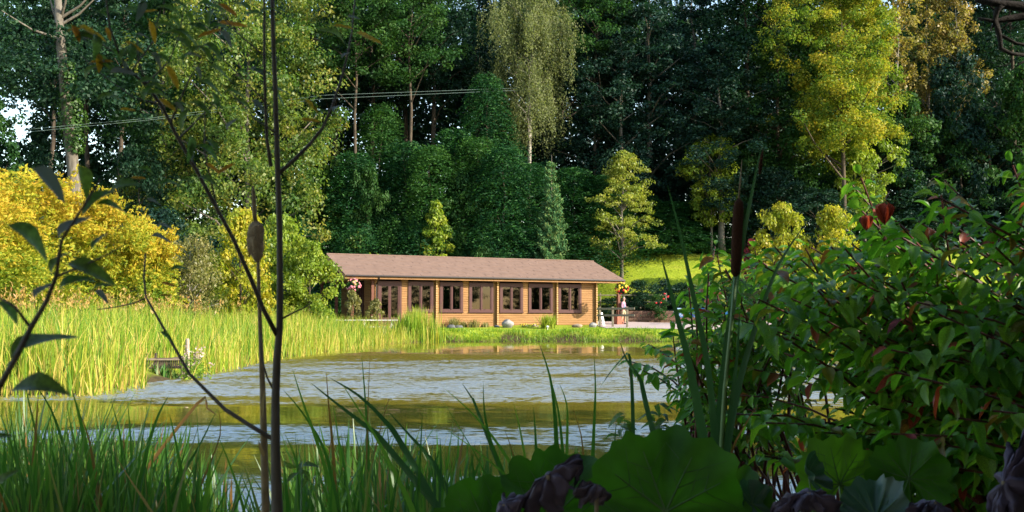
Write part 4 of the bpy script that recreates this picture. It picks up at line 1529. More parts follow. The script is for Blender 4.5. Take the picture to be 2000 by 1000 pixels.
tuft('water_plant', 330, 21.75, 90, .34, .14, 'dark broad leaved water plant in front of the wooden cage', 'plant', M['sedge_mass'], .04, .5, 41)
b = MB().tube([(0, 0, -.4), (.01, 0, .3), (0, 0, .80), (0, 0, .83)], [.045, .045, .042, .03], 9)
o = b.build('mooring_post', M['post_pale'], None, True, (px(365, 730, 22.3).x, 22.3, 0))
tag(o, 'tall pale wooden post standing beside the slatted cage', 'post')
b = MB().tube([(0, 0, -.4), (.0, 0, .3), (0, 0, .46), (0, 0, .48)], [.045, .045, .042, .03], 9)
o = b.build('mooring_post', M['post_pale'], None, True, (px(357, 730, 21.75).x, 21.75, 0))
tag(o, 'short pale wooden post at the front corner of the slatted cage', 'post')


# ------------------------------------------------------------------ rocks in the cabin border
def rock(p, Y, r, mat, label, seed, flat=.75, sink=.25):
    rg_ = np.random.default_rng(seed)
    vs, fs, n, m = [], [], 14, 8
    ph = rg_.uniform(0, 6, 8)
    for i in range(m + 1):
        th = math.pi * i / m
        for k in range(n):
            a = 2 * math.pi * k / n
            q = 1 + .13 * math.sin(2 * a + ph[0]) * math.sin(th) + .10 * math.sin(3 * a + ph[1] + th * 2) + .08 * math.sin(5 * th + ph[2]) + rg_.uniform(-.04, .04) * math.sin(th)
            vs.append((r * q * math.sin(th) * math.cos(a) * 1.1, r * q * math.sin(th) * math.sin(a), r * q * math.cos(th) * flat))
    for i in range(m):
        for k in range(n):
            k2 = (k + 1) % n
            fs.append((i * n + k, (i + 1) * n + k, (i + 1) * n + k2, i * n + k2))
    g_ = ground_at(p, Y)
    o_ = MB().add(vs, fs).build('boulder', mat, None, True, (g_.x, g_.y, g_.z + r * flat * (1 - sink)))
    return tag(o_, label, 'boulder', 'boulders in the cabin border')


rock(991, 63.0, .33, M['stone'], 'largest round grey boulder under the cabin windows', 1, .85, .1)
rock(882, 60.6, .22, M['stone_dark'], 'dark boulder on the grass nearest the rush clump', 2)
rock(897, 62.6, .24, M['stone_dark'], 'flat dark stone just behind the dark boulder', 3, .5)
rock(1026, 63.6, .22, M['stone_tan'], 'flat tan stone right of the largest grey boulder', 4, .5)
rock(1044, 63.8, .24, M['stone_tan'], 'flat tan stone left of the bright grass clump', 5, .5)
rock(1127, 63.4, .30, M['stone_tan'], 'flat tan stone right of the bright grass clump', 6, .5)
rock(970, 63.6, .17, M['stone_dark'], 'small dark stone left of the largest grey boulder', 7, .6)
rock(1157, 64.0, .20, M['stone'], 'small grey boulder at the cabin corner', 8, .9, .1)
rl = random.Random(2)
bl = MB().lathe([(.01, -.02), (.05, 0), (.06, .03), (.02, .05)], n=7).mesh('bloom', M['flower_yellow'], True)
g = ground_at(1030, 63.2)
r = empty('marigold_patch', g, 'low yellow flowers between the border stones', 'flowers')
P = np.random.default_rng(8).normal(size=(90, 3)) * [.25, .12, .07] + [0, 0, .12]
Vv, Ff = leaves(P, np.random.default_rng(9).normal(size=P.shape) + [0, 0, 1], .12, .5)
link('foliage', np_mesh('foliage', Vv, Ff, M['bank_grass'], RNG.uniform(0, 1, len(P))), r)
for k in range(9):
    link('bloom', bl, r, (rl.gauss(0, .25), rl.gauss(0, .1) - .08, rl.uniform(.16, .28)))
g = ground_at(1069, 60.6)
r = empty('small_white_flower', g, 'tiny white mushroom shaped marker on the lawn edge', 'flower')  # made as a small white flower, no lamp here
MB().tube([(0, 0, -.1), (0, 0, .22)], .022, 6).build('stem', M['white'], r)
MB().lathe([(.02, .2), (.09, .22), (.07, .28), (.02, .31)], n=10).build('cap', M['white'], r, True)

# ------------------------------------------------------------------ fences, terrace things
fg = ground_at(1200, 66)
r = empty('rail_fence', fg, 'weathered two rail wooden fence at the cabin corner', 'fence')
pp = [(1171, 65.4), (1196, 64.6), (1224, 63.6)]
tops = []
for p, Y in pp:
    q = ground_at(p, Y) - fg
    top = px(p, 599, Y) - fg
    MB().bevbox((q.x, q.y, (q.z + top.z) / 2 - .1), (.13, .13, top.z - q.z + .2), .015).build('post', M['fence'], r)
for zy in (603, 616):
    a = px(1166, zy, 65.5) - fg
    b_ = px(1239, zy, 63.0) - fg
    dv = (b_ - a)
    Mx = Matrix.Rotation(math.atan2(dv.y, dv.x), 3, 'Z')
    MB().bevbox((a + b_) / 2 + Vector((0, -.09, 0)), (dv.length, .04, .13), .01, Mx).build('rail', M['fence'], r)
fg = ground_at(1215, 73)
r = empty('rail_fence', fg, 'thin two rail fence on the slope behind the person', 'fence')
for p in (1172, 1206, 1250, 1300):
    q = ground_at(p, 73) - fg
    top = px(p, 572, 73) - fg
    MB().bevbox((q.x, q.y, (q.z + top.z) / 2 - .1), (.10, .10, top.z - q.z + .2), .012).build('post', M['fence'], r)
for zy in (576, 589):
    a = px(1160, zy, 73) - fg
    b_ = px(1302, zy + 1, 73) - fg
    MB().bevbox((a + b_) / 2 + Vector((0, -.07, 0)), ((b_ - a).length, .035, .07), .008).build('rail', M['fence'], r)
# leaning white board by the fence
g = ground_at(1174, 66.4)
r = empty('display_board', g, 'narrow white folding board standing behind the fence at the cabin corner', 'board')
for sgn, nm in ((-1, 'front_panel'), (1, 'rear_panel')):
    Mx = Matrix.Rotation(math.radians(70), 3, 'Z') @ Matrix.Rotation(sgn * math.radians(11), 3, 'X')
    MB().bevbox(Mx @ Vector((0, 0, 0)) + Vector((sgn * -.09 * math.sin(math.radians(70)), sgn * .09 * math.cos(math.radians(70)), .47)), (.5, .025, .95), .004, Mx).build(nm, M['white'], r)


def hanging_basket(loc, label, cols, seed, rad=.36, hang=.6):
    rb_ = empty('hanging_basket', loc, label, 'hanging basket')
    rd = random.Random(seed)
    MB().lathe([(.05, -.30), (.17, -.24), (.25, -.12), (.27, 0), (.24, .01)], n=14).build('basket', M['basket'], rb_, True)
    cbm = MB()
    for k in range(3):
        a = k * 2.09
        cbm.tube([(.26 * math.cos(a), .26 * math.sin(a), 0), (0, 0, hang)], .008, 4, False)
    cbm.build('chain', M['metal'], rb_)
    rg_ = np.random.default_rng(seed)
    d_ = unit(rg_.normal(size=(420, 3)))
    P_ = d_ * rad * rg_.uniform(.5, 1.05, (420, 1)) * [1, 1, .8] + [0, 0, .05]
    Vv_, Ff_ = leaves(P_, d_ + rg_.normal(size=d_.shape) * .4, .12, .7, rng=rg_)
    link('foliage', np_mesh('foliage', Vv_, Ff_, M['wood_mid'], rg_.uniform(0, 1, 420)), rb_)
    ms_ = [MB().lathe([(.01, -.02), (.06, 0), (.075, .03), (.03, .055)], n=8).mesh('bloom', M[c], True) for c in cols]
    for k in range(34):
        v = Vector((rd.gauss(0, 1), rd.gauss(0, 1) - .4, rd.gauss(.1, .8))).normalized()
        ob = link('bloom', ms_[k % len(ms_)], rb_, (v.x * rad, v.y * rad, v.z * rad * .85 + .08))
        ob.rotation_euler = v.to_track_quat('Z', 'Y').to_euler()
        s_ = rd.uniform(.8, 1.4)
        ob.scale = (s_, s_, s_)
    return rb_


hanging_basket(px(1214, 566, 66.4), 'hanging basket of yellow and red flowers under the far cabin eave', ['flower_yellow', 'flower_red', 'flower_yellow'], 3, .42, .62)
hanging_basket(px(690, 560, 60.2), 'hanging basket of pink and peach flowers under the near cabin gable', ['flower_pink', 'log_end', 'flower_pink'], 4, .42, .72)
# pale plumed shrub below the left basket
ms = broad_tree('pp', 1.7, .1, .55, 45, 45, .12, M['olive'], M['stem_green'], 561, rc=.4)
place('plume_shrub', ms, 1.7, 690, 556 + 14, 59.6, 'pale pinkish plumed shrub below the pink hanging basket', .9, 'shrub')
place('plume_shrub', ms, 1.7, 733, 586, 59.3, 'smaller pale plumed shrub behind the pale table', .8, 'shrub', rz=2)


# pale timber tables and benches, overexposure put into their white, before the veranda
def picnic_table(x, y, rz, label):
    z = hz(x, y)
    rt = empty('picnic_table', (x, y, z), label, 'table', 'overexposed pale tables before the veranda', rz)
    for k in range(4):
        MB().bevbox((0, -.33 + k * .22, .98), (2.2, .2, .045), .008).build('plank', M['white'], rt)
    for sx in (-.8, .8):
        for sy in (-1, 1):
            Mx = Matrix.Rotation(sy * math.radians(22), 3, 'X')
            MB().bevbox((sx, sy * .36, .47), (.09, .05, 1.04), .006, Mx).build('leg', M['white'], rt)
        MB().bevbox((sx + .06, 0, .52), (.04, 1.5, .1), .006).build('cross_rail', M['white'], rt)
    for sy in (-.74, .74):
        for k in range(2):
            MB().bevbox((0, sy + (k - .5) * .17, .595), (2.2, .15, .045), .008).build('bench_plank', M['white'], rt)
    return rt


for p, Y, lab in ((685, 58.6, 'overexposed pale timber picnic table behind the reeds, left of the cabin door'), (738, 58.9, 'overexposed pale timber picnic table behind the reeds in front of the cabin door')):
    g = px(p, 594, Y)
    picnic_table(g.x, Y, .2, lab)

# brown retaining wall behind the terrace
g = ground_at(1283, 71.9)
r = empty('retaining_wall', g, 'low brown block wall at the back of the terrace', 'wall')
bk = MB().bevbox((0, 0, 0), (.6, .34, .215), .015).mesh('block', M['wall_brown'])
for row_ in range(4):
    for k in range(10):
        o = link('block', bk, r, (-2.9 + k * .615 + (.3 if row_ % 2 else 0), 0, .08 + row_ * .225))

# blue chairs
def blue_chair(loc, rz, label):
    rc_ = empty('garden_chair', loc, label, 'chair', 'blue chairs on the terrace', rz)
    MB().bevbox((0, 0, .45), (.48, .46, .05), .012).build('seat', M['blue'], rc_)
    Mx = Matrix.Rotation(math.radians(-14), 3, 'X')
    bb = MB()
    for k in range(5):
        bb.bevbox(Mx @ Vector((-.19 + k * .095, 0, 0)) + Vector((0, .27, .74)), (.075, .03, .5), .006, Mx)
    bb.bevbox(Mx @ Vector((0, 0, .27)) + Vector((0, .27, .74)), (.48, .035, .06), .006, Mx)
    bb.build('backrest', M['blue'], rc_)
    for x in (-.22, .22):
        for y in (-.2, .2):
            MB().tube([(x, y, .43), (x * 1.2, y * 1.35, 0)], .017, 6).build('leg', M['metal'], rc_)
        MB().tube([(x, .24, .66), (x * 1.05, -.2, .66), (x * 1.05, -.22, .44)], .02, 6).build('armrest', M['blue'], rc_)
    return rc_


for i, (p, Y, a, lab) in enumerate(((1330, 67.5, .4, 'blue garden chair furthest left on the terrace'), (1350, 68.0, -.5, 'blue garden chair second from the left on the terrace'),
                                    (1372, 67.2, 2.6, 'blue garden chair in the middle of the row on the terrace'), (1396, 67.8, .9, 'blue garden chair fourth from the left on the terrace'),
                                    (1418, 67.0, 3.4, 'blue garden chair furthest right on the terrace'))):
    x = (p - 1000) / 2000 * Y
    blue_chair((x, Y, hz(x, Y) + .03), a, lab)
g = ground_at(1319, 67.0)
r = empty('cafe_table', (g.x, g.y, hz(g.x, g.y) + .03), 'small dark table with two white cups beside the blue chairs', 'table')
MB().lathe([(.34, .70), (.35, .72), (.34, .74)], n=18).build('tabletop', M['metal'], r)
MB().tube([(0, 0, .02), (0, 0, .70)], .03, 8).build('column', M['metal'], r)
MB().lathe([(.22, 0), (.2, .03), (.04, .05)], n=14).build('foot', M['metal'], r)
for i, (dx, dy) in enumerate(((-.12, .05), (.1, -.1))):
    cu = MB().lathe([(.03, 0), (.05, .03), (.055, .10), (.045, .10), (.04, .03)], n=10).build('cup', M['white'], None, True, (r.location.x + dx, r.location.y + dy, r.location.z + .74))
    tag(cu, ['white cup on the dark table, nearer the person', 'white cup on the dark table, nearer the blue chairs'][i], 'cup', 'white cups on the table')

# ------------------------------------------------------------------ person


def skin_chain(name, joints, edges, mat, parent, root=0, sub=2):
    me = bpy.data.meshes.new(name)
    me.from_pydata([j[0] for j in joints], edges, [])
    me.materials.append(mat)
    o_ = link(name, me, parent)
    s_ = o_.modifiers.new('skin', 'SKIN')
    for i, j in enumerate(joints):
        rr_ = j[1]
        me.skin_vertices[0].data[i].radius = rr_ if isinstance(rr_, tuple) else (rr_, rr_)
    me.skin_vertices[0].data[root].use_root = True
    s_.use_smooth_shade = True
    ss = o_.modifiers.new('sub', 'SUBSURF')
    ss.levels = ss.render_levels = sub
    return o_


g = ground_at(1217, 68.2)
PR = empty('person', (g.x, g.y, hz(g.x, g.y) + .03), 'grey haired person in blue vest, pink sleeves and tan trousers walking on the terrace', 'person', None, math.radians(62))
# local axes: the person faces -Y; turned so that the face points left and a little towards the pond
J = [((0, 0, .96), (.15, .11)), ((0, .01, 1.14), (.14, .10)), ((0, .0, 1.34), (.165, .11)), ((0, -.01, 1.48), (.075, .07)), ((0, -.03, 1.55), (.05, .055)),
     ((0, -.05, 1.64), (.072, .09)), ((0, -.05, 1.73), (.068, .085)),
     ((.10, 0, .88), .095), ((.11, -.10, .50), .062), ((.11, -.02, .10), .042), ((.115, -.16, .05), (.035, .03)),
     ((-.10, 0, .88), .095), ((-.11, .04, .50), .062), ((-.11, .16, .12), .042), ((-.115, .06, .05), (.035, .03)),
     ((.20, 0, 1.43), .062), ((.25, -.02, 1.17), .046), ((.23, -.22, 1.02), .034), ((.22, -.29, 1.00), (.036, .018)),
     ((-.20, 0, 1.43), .062), ((-.25, .03, 1.17), .046), ((-.24, -.14, .98), .034), ((-.235, -.21, .95), (.036, .018))]
E = [(0, 1), (1, 2), (2, 3), (3, 4), (4, 5), (5, 6), (0, 7), (7, 8), (8, 9), (9, 10), (0, 11), (11, 12), (12, 13), (13, 14),
     (2, 15), (15, 16), (16, 17), (17, 18), (2, 19), (19, 20), (20, 21), (21, 22)]
# five fingers on each hand, thumb from the side near the wrist
for base, sx in ((18, 1), (22, -1)):
    p = Vector(J[base][0])
    for k in range(4):
        L_ = (.075, .085, .08, .06)[k]
        q0 = p + Vector((sx * .0 + (k - 1.5) * .019, -.035, -.005))
        J.append((tuple(q0), .0085))
        J.append((tuple(q0 + Vector((0, -L_ * .5, -.012))), .008))
        J.append((tuple(q0 + Vector((0, -L_ * .85, -.04))), .0065))
        m_ = len(J)
        E += [(base, m_ - 3), (m_ - 3, m_ - 2), (m_ - 2, m_ - 1)]
    q0 = p + Vector((-sx * .04, .0, .0))
    J.append((tuple(q0), .010))
    J.append((tuple(q0 + Vector((-sx * .018, -.045, -.012))), .008))
    E += [(base, len(J) - 2), (len(J) - 2, len(J) - 1)]
skin_chain('body', J, E, M['skin'], PR, 0, 1)
# clothes follow the same joints
JT = [((0, 0, .99), (.168, .130)), ((0, 0, .90), (.155, .12)), ((.10, 0, .86), .112), ((.11, -.10, .50), .080), ((.11, -.03, .12), .066), ((-.10, 0, .86), .112), ((-.11, .04, .50), .080), ((-.11, .15, .13), .066)]
skin_chain('trousers', JT, [(0, 1), (1, 2), (2, 3), (3, 4), (1, 5), (5, 6), (6, 7)], M['trousers'], PR)
JS = [((0, .005, 1.00), (.165, .125)), ((0, .01, 1.14), (.158, .118)), ((0, 0, 1.33), (.18, .125)), ((0, -.01, 1.46), (.09, .08)),
      ((.20, 0, 1.42), .074), ((.25, -.02, 1.17), .060), ((.235, -.17, 1.05), .050), ((-.20, 0, 1.42), .074), ((-.25, .03, 1.17), .060), ((-.243, -.09, 1.02), .050)]
skin_chain('shirt', JS, [(0, 1), (1, 2), (2, 3), (2, 4), (4, 5), (5, 6), (2, 7), (7, 8), (8, 9)], M['shirt'], PR)
JV = [((0, .01, 1.04), (.178, .138)), ((0, .01, 1.16), (.172, .132)), ((0, 0, 1.32), (.185, .136)), ((0, 0, 1.42), (.15, .11))]
skin_chain('vest', JV, [(0, 1), (1, 2), (2, 3)], M['vest'], PR)
hb = MB()
hb.lathe([(.078, -.05), (.088, .0), (.087, .05), (.068, .095), (.03, .118)], c=(0, -.028, 1.70), n=14)
hb.build('hair', M['hair'], PR, True)
fb_ = MB()
fb_.tube([(0, -.135, 1.70), (0, -.165, 1.665), (0, -.14, 1.655)], [.010, .016, .012], 6)
fb_.build('nose', M['skin'], PR, True)
for sx in (-1, 1):
    MB().lathe([(.004, -.008), (.009, 0), (.004, .008)], c=(sx * .032, -.128, 1.695), n=8).build('eye', M['metal'], PR, True)
    MB().lathe([(.01, -.03), (.018, 0), (.012, .03)], c=(sx * .076, -.04, 1.675), n=8).build('ear', M['skin'], PR, True)
MB().bevbox((0, -.136, 1.622), (.045, .012, .010), .003).build('mouth', M['flower_pink'], PR)
for (x, y, z, rx) in ((.115, -.10, .04, 0), (-.115, .11, .05, -.35)):
    Mx = Matrix.Rotation(rx, 3, 'X')
    MB().bevbox((x, y, z), (.09, .26, .075), .02, Mx).build('shoe', M['shoe'], PR)

# ------------------------------------------------------------------ power lines
def cable(name, pts, label):
    b_ = MB()
    b_.tube(pts, .013, 5, False)
    return b_.build(name, M['wire'], None, True)


for k, dy in enumerate((0, 7)):
    a, b_ = px(-200, 276 + dy, 66), px(300, 230 + dy * .5, 73)
    c, d_ = px(630, 186 + dy, 78), px(1010, 172 + dy * .6, 84)
    pts = [a + (b_ - a) * t for t in (0, .25, .5, .75, 1)] + [b_ + (c - b_) * t for t in (.35, .7)] + [c + (d_ - c) * t for t in (0, .33, .66, 1)]
    o = cable('power_cable', pts, '')
    tag(o, ['upper pale cable strung across the front of the wood', 'lower pale cable strung across the front of the wood'][k], 'cable', 'cables across the wood')

# ------------------------------------------------------------------ near plants: shared leaf and blade meshes


def leaf_mesh(name, mat, aspect, curl, fold, seed, nu=6, tipw=.0, petiole=.12):
    """a pointed oval leaf of unit length along +X, folded on its midrib and curling down"""
    rd = random.Random(seed)
    vs, fs = [(-petiole, 0, .0)], []
    prof = []
    for i in range(nu + 1):
        t = i / nu
        w = aspect * .5 * (math.sin(math.pi * t ** .85) ** .8 if 0 < t < 1 else 0)
        prof.append((t, w))
    rows = []
    for t, w in prof:
        z = -curl * t * t + .06 * math.sin(t * 5 + seed)
        x = t * (1 - .18 * curl * t)
        if w < 1e-6:
            rows.append([len(vs)])
            vs.append((x, 0, z))
        else:
            wv = .05 * aspect * math.sin(t * 11 + seed)
            rows.append([len(vs), len(vs) + 1, len(vs) + 2, len(vs) + 3, len(vs) + 4])
            vs += [(x, -w, z + fold * w + wv), (x, -w * .5, z + fold * w * .42), (x, 0, z - .012), (x, w * .5, z + fold * w * .42), (x, w, z + fold * w - wv)]
    for a_, b_ in zip(rows[:-1], rows[1:]):
        if len(a_) == 1:
            fs += [(a_[0], b_[k], b_[k + 1]) for k in range(4)]
        elif len(b_) == 1:
            fs += [(a_[k], b_[0], a_[k + 1]) for k in range(4)]
        else:
            fs += [(a_[k], b_[k], b_[k + 1], a_[k + 1]) for k in range(4)]
    s = len(vs)
    vs += [(0, .012, 0), (0, -.012, 0), (-petiole, .012, 0)]
    fs.append((0, s + 1, s, s + 2))
    me = bpy.data.meshes.new(name)
    me.from_pydata(vs, [], [f for f in fs])
    me.materials.append(mat)
    me.polygons.foreach_set('use_smooth', [True] * len(me.polygons))
    me.update()
    return me


def aim(o, p, X, up, L, W=None):
    """put a unit leaf at p pointing along X with its face towards up"""
    X = X.normalized()
    Yv = up.cross(X)
    if Yv.length < 1e-3:
        Yv = Vector((0, 1, 0)).cross(X)
    Yv.normalize()
    Zv = X.cross(Yv)
    W = W or L
    m = Matrix(((X.x * L, Yv.x * W, Zv.x * L, p.x), (X.y * L, Yv.y * W, Zv.y * L, p.y), (X.z * L, Yv.z * W, Zv.z * L, p.z), (0, 0, 0, 1)))
    o.matrix_basis = m
    return o


def mass_of(name, items, mat, tints, parent):
    """join many placed leaves (mesh, matrix) into one mesh"""
    Vs, Fs, Ts, n = [], [], [], 0
    cache = {}
    for (me, mx), t in zip(items, tints):
        if me.name not in cache:
            co = np.empty(len(me.vertices) * 3, np.float32)
            me.vertices.foreach_get('co', co)
            me.calc_loop_triangles()
            tr = np.empty(len(me.loop_triangles) * 3, np.int32)
            me.loop_triangles.foreach_get('vertices', tr)
            cache[me.name] = (co.reshape(-1, 3), tr.reshape(-1, 3))
        co, tr = cache[me.name]
        A = np.array(mx)
        Vs.append(co @ A[:3, :3].T + A[:3, 3])
        Fs.append(tr + n)
        Ts.append(np.full(len(tr), t))
        n += len(co)
    return link(name, np_mesh(name, np.concatenate(Vs), np.concatenate(Fs), mat, np.concatenate(Ts), True), parent)


def mat_of(p, X, up, L, W=None):
    class _O:
        pass
    o_ = _O()
    aim(o_, p, X, up, L, W)
    return o_.matrix_basis


def bez(p0, p1, p2, t):
    return p0 * (1 - t) ** 2 + p1 * (2 * t * (1 - t)) + p2 * t * t


# ------------------------------------------------------------------ dogwood bush on the right
DG = [leaf_mesh('leaf', M['dog_green'], .52, .30 + .14 * (k % 4), .5, k, 6) for k in range(6)]
DMX = [leaf_mesh('leaf', M['dog_mixed'], .52, .45, .5, 10 + k, 6) for k in range(2)]
DR = [leaf_mesh('leaf', M['dog_red'], .50, .55, .6, 20 + k, 6) for k in range(2)]
sil_x = [1195, 1240, 1290, 1335, 1370, 1410, 1470, 1530, 1600, 1625, 1645, 1690, 1730, 1770, 1815, 1835, 1875, 1920, 1955, 1985, 2060]
sil_y = [745, 690, 640, 575, 455, 470, 480, 470, 440, 400, 300, 350, 400, 390, 375, 330, 390, 400, 350, 290, 250]
low_x = [1195, 1260, 1350, 1450, 1600, 1800, 2060]
low_y = [760, 830, 850, 880, 930, 960, 980]


def inside(x, y):
    return np.interp(x, sil_x, sil_y) + 6 < y < np.interp(x, low_x, low_y)


def dogwood(base, label, n_stems, xr, Yr, seed, n_part):
    rd = random.Random(seed)
    root = empty('dogwood_bush', base, label, 'bush', 'dogwood bushes on the near bank')
    sm_ = []
    items = []
    tries = 0
    while len(sm_) < n_stems and tries < 20000:
        tries += 1
        x, Y = rd.uniform(*xr), rd.uniform(*Yr)
        y = rd.uniform(250, 960)
        if not inside(x, y):
            continue
        # the bush is thin towards the water on its left side
        if x < 1560 and 700 < y < 860 and rd.random() < .72:
            continue
        top_gap = y - np.interp(x, sil_x, sil_y)
        tip = px(x, y, Y)
        b0 = base + Vector((rd.uniform(-.35, .35), rd.uniform(-.35, .35), 0))
        mid = b0.lerp(tip, .55) + Vector((rd.uniform(-.08, .08), rd.uniform(-.1, .1), .16 + rd.uniform(0, .18)))
        if mid.z > tip.z + .12:
            mid.z = tip.z + .12
        sm_.append((b0, mid, tip))
    sb_ = MB()
    for b0, mid, tip in sm_:
        ts = [i / 7 for i in range(8)]
        sb_.tube([bez(b0, mid, tip, t) - base for t in ts], [.007 * (1 - .8 * t) + .0012 for t in ts], 5, False)
        L = (tip - b0).length
        nl = max(8, int(L * .62 / .025))
        for k in range(nl):
            t = 1 - .62 * (k / nl)
            p = bez(b0, mid, tip, t)
            tg = (bez(b0, mid, tip, min(1, t + .02)) - bez(b0, mid, tip, t - .02)).normalized()
            side = tg.cross(Vector((0, 0, 1)))
            if side.length < .1:
                side = Vector((1, 0, 0))
            side.normalize()
            s = 1 if k % 2 else -1
            if k == 0:
                X = tg
            else:
                X = side * s * rd.uniform(.6, 1.1) + tg * rd.uniform(.2, .7) + Vector((rd.gauss(0, .25), rd.gauss(0, .25), rd.uniform(-.75, .12)))
            up = Vector((rd.gauss(0, .35), rd.gauss(-.15, .35), 1)).normalized()
            pl = p + X.normalized() * .012
            # keep leaves inside the outline the bush really has
            d_ = pl - Vector((0, 0, EYE))
            q = d_.y * math.cos(TILT) + d_.z * math.sin(TILT)
            ix = 1000 + 2000 * d_.x / q
            iy = 500 - 2000 * (d_.z * math.cos(TILT) - d_.y * math.sin(TILT)) / q
            ln = rd.uniform(.038, .082) * (1 - .25 * (k == 0))
            if not (np.interp(ix, sil_x, sil_y) - 10 < iy):
                continue
            u = rd.random()
            low = iy > 620
            if u < (.86 if not low else .90):
                me, tn = rd.choice(DG), rd.uniform(0, .55)
            elif u < .96:
                me, tn = rd.choice(DMX), rd.uniform(.6, .78)
            else:
                me, tn = rd.choice(DR), rd.uniform(.85, 1)
            view = abs(X.normalized().x) + .4
            items.append((ln / q * (1.2 if iy - np.interp(ix, sil_x, sil_y) < 60 else 1), me, mat_of(pl - base, X, up, ln, ln * rd.uniform(.8, 1.1)), tn, -20 < ix < 2020 and iy < 1010, q))
    sb_.build('stem', M['stem_red'], root, True)
    vis = sorted([it for it in items if it[4]], key=lambda it: it[5] - 3 * it[0] * 20)
    parts = vis[:n_part]
    ids = set(id(it) for it in parts)
    rest = [it for it in items if id(it) not in ids]
    for it in parts:
        o_ = link('leaf', it[1], root)
        o_.matrix_basis = it[2]
    ms_ = mass_of('leaf_mass', [(it[1], it[2]) for it in rest], M['dog_mass'], [it[3] for it in rest], root)
    ms_['kind'] = 'stuff'
    return root


dogwood(Vector((1.05, 4.6, .25)), 'smaller dogwood at the water edge behind the bulrush blades', 60, (1195, 1560), (3.7, 4.9), 51, 150)
dogwood(Vector((1.85, 3.5, .28)), 'large dense dogwood bush with red stems filling the right bank', 150, (1420, 1840), (2.6, 4.0), 52, 300)
dogwood(Vector((2.3, 3.0, .30)), 'tall dogwood bush cut by the right edge', 120, (1700, 2060), (2.3, 3.7), 53, 220)

# two clusters of red curled leaves among the dogwood tips
for i, (x, y, rr_) in enumerate(((1692, 434, 15), (1727, 415, 20))):
    p = px(x, y - rr_ * .9, 2.9)
    R_ = rr_ / 2000 * 2.9
    r = empty('red_leaf_cluster', p, ['smaller cluster of cupped red leaves hanging among the dogwood tips', 'larger cluster of cupped red leaves hanging among the dogwood tips'][i], 'leaf cluster')
    for k in range(6):
        an = k * 1.047 + i
        out_ = Vector((math.cos(an), math.sin(an), 0))
        o2_ = link('leaf', DR[k % 2], r)
        aim(o2_, out_ * R_ * .35, Vector((out_.x * .35, out_.y * .35, -1)), out_ + Vector((0, 0, .4)), R_ * 2.1, R_ * 2.2)
    MB().tube([(0, 0, -R_ * .1), (.004, 0, R_ * .5), (.02, .01, R_ * 1.2)], .0016, 5).build('stalk', M['stem_red'], r)


# ------------------------------------------------------------------ blades given by the points they pass
def ribbon(pts, w, mat_name='blade_green', name='blade', parent=None, fold=.25, base_w=.7, face=None):
    """one long pointed blade through the points, creased along its middle"""
    # smooth the path
    P = [Vector(p) for p in pts]
    q = []
    for i in range(len(P) - 1):
        a, b_, c, d_ = P[max(i - 1, 0)], P[i], P[i + 1], P[min(i + 2, len(P) - 1)]
        for t in (0, .34, .67):
            q.append(.5 * ((2 * b_) + (c - a) * t + (2 * a - 5 * b_ + 4 * c - d_) * t * t + (3 * b_ - a - 3 * c + d_) * t ** 3))
    q.append(P[-1])
    n_ = len(q)
    vs, fs = [], []
    for i, p in enumerate(q):
        t = i / (n_ - 1)
        tg = (q[min(i + 1, n_ - 1)] - q[max(i - 1, 0)]).normalized()
        fdir = face or Vector((-.25, -1, .15))
        s = tg.cross(fdir).normalized()
        nn = s.cross(tg)
        ww = w * .5 * (base_w + (1 - base_w) * min(1, t * 3)) * max(0.02, (1 - max(0, t - .35) / .65) ** .8 if t > .35 else 1)
        vs += [p - s * ww + nn * ww * fold, p, p + s * ww + nn * ww * fold]
    for i in range(n_ - 1):
        for k in (0, 1):
            fs.append((3 * i + k, 3 * i + k + 1, 3 * i + k + 4, 3 * i + k + 3))
    me = bpy.data.meshes.new(name)
    org = Vector(parent.location) if parent else Vector((0, 0, 0))
    me.from_pydata([tuple(v - org) for v in vs], [], fs)
    me.materials.append(M[mat_name])
    me.polygons.foreach_set('use_smooth', [True] * len(me.polygons))
    me.update()
    return link(name, me, parent)


def pblade(path, Y, w_px, mat_name='blade_green', parent=None, name='blade'):
    """blade by photo points from tip to foot, at distance Y (the foot stands on the ground below)"""
    pts = [px(x, y, Y + .03 * i) for i, (x, y) in enumerate(path)]
    last = pts[-1]
    g_ = hz(last.x, last.y) - .05
    if last.z > g_:
        dv = (pts[-1] - pts[-2])
        dz = max(.02, -dv.z)
        k_ = (last.z - g_) / dz
        ox = max(-.45, min(.45, dv.x * k_ * .7))
        pts.append(Vector((last.x + ox * .6, last.y, last.z + (g_ - last.z) * .5)))
        pts.append(Vector((last.x + ox, last.y, g_)))
    pts.reverse()
    return ribbon(pts, w_px / 2000 * Y, mat_name, name, parent)


# bulrush on the right
g = px(1412, 990, 2.75)
r = empty('bulrush', (g.x, 2.75, hz(g.x, 2.75)), 'tall bulrush with a dark brown head and broad dark blades', 'bulrush')
for path, w, mt in (
    ([(1290, 495), (1318, 600), (1348, 720), (1372, 850), (1385, 960)], 25, 'blade_dark'),
    ([(1303, 360), (1327, 450), (1357, 590), (1383, 720), (1398, 880), (1402, 960)], 17, 'blade_dark'),
    ([(1487, 285), (1470, 370), (1447, 490), (1425, 640), (1408, 800), (1404, 960)], 20, 'blade_dark'),
    ([(1577, 432), (1522, 515), (1482, 620), (1446, 740), (1420, 870), (1412, 960)], 18, 'blade_dark'),
    ([(1445, 600), (1440, 690), (1430, 780), (1420, 880), (1415, 960)], 16, 'blade_dark'),
    ([(1480, 790), (1455, 830), (1430, 880), (1420, 950)], 7, 'blade_brown'),
):
    pblade(path, 2.7, w, mt, r)
st = [px(1437, 535, 2.75), px(1428, 640, 2.75), px(1416, 760, 2.75), px(1409, 880, 2.75), px(1406, 1000, 2.75)]
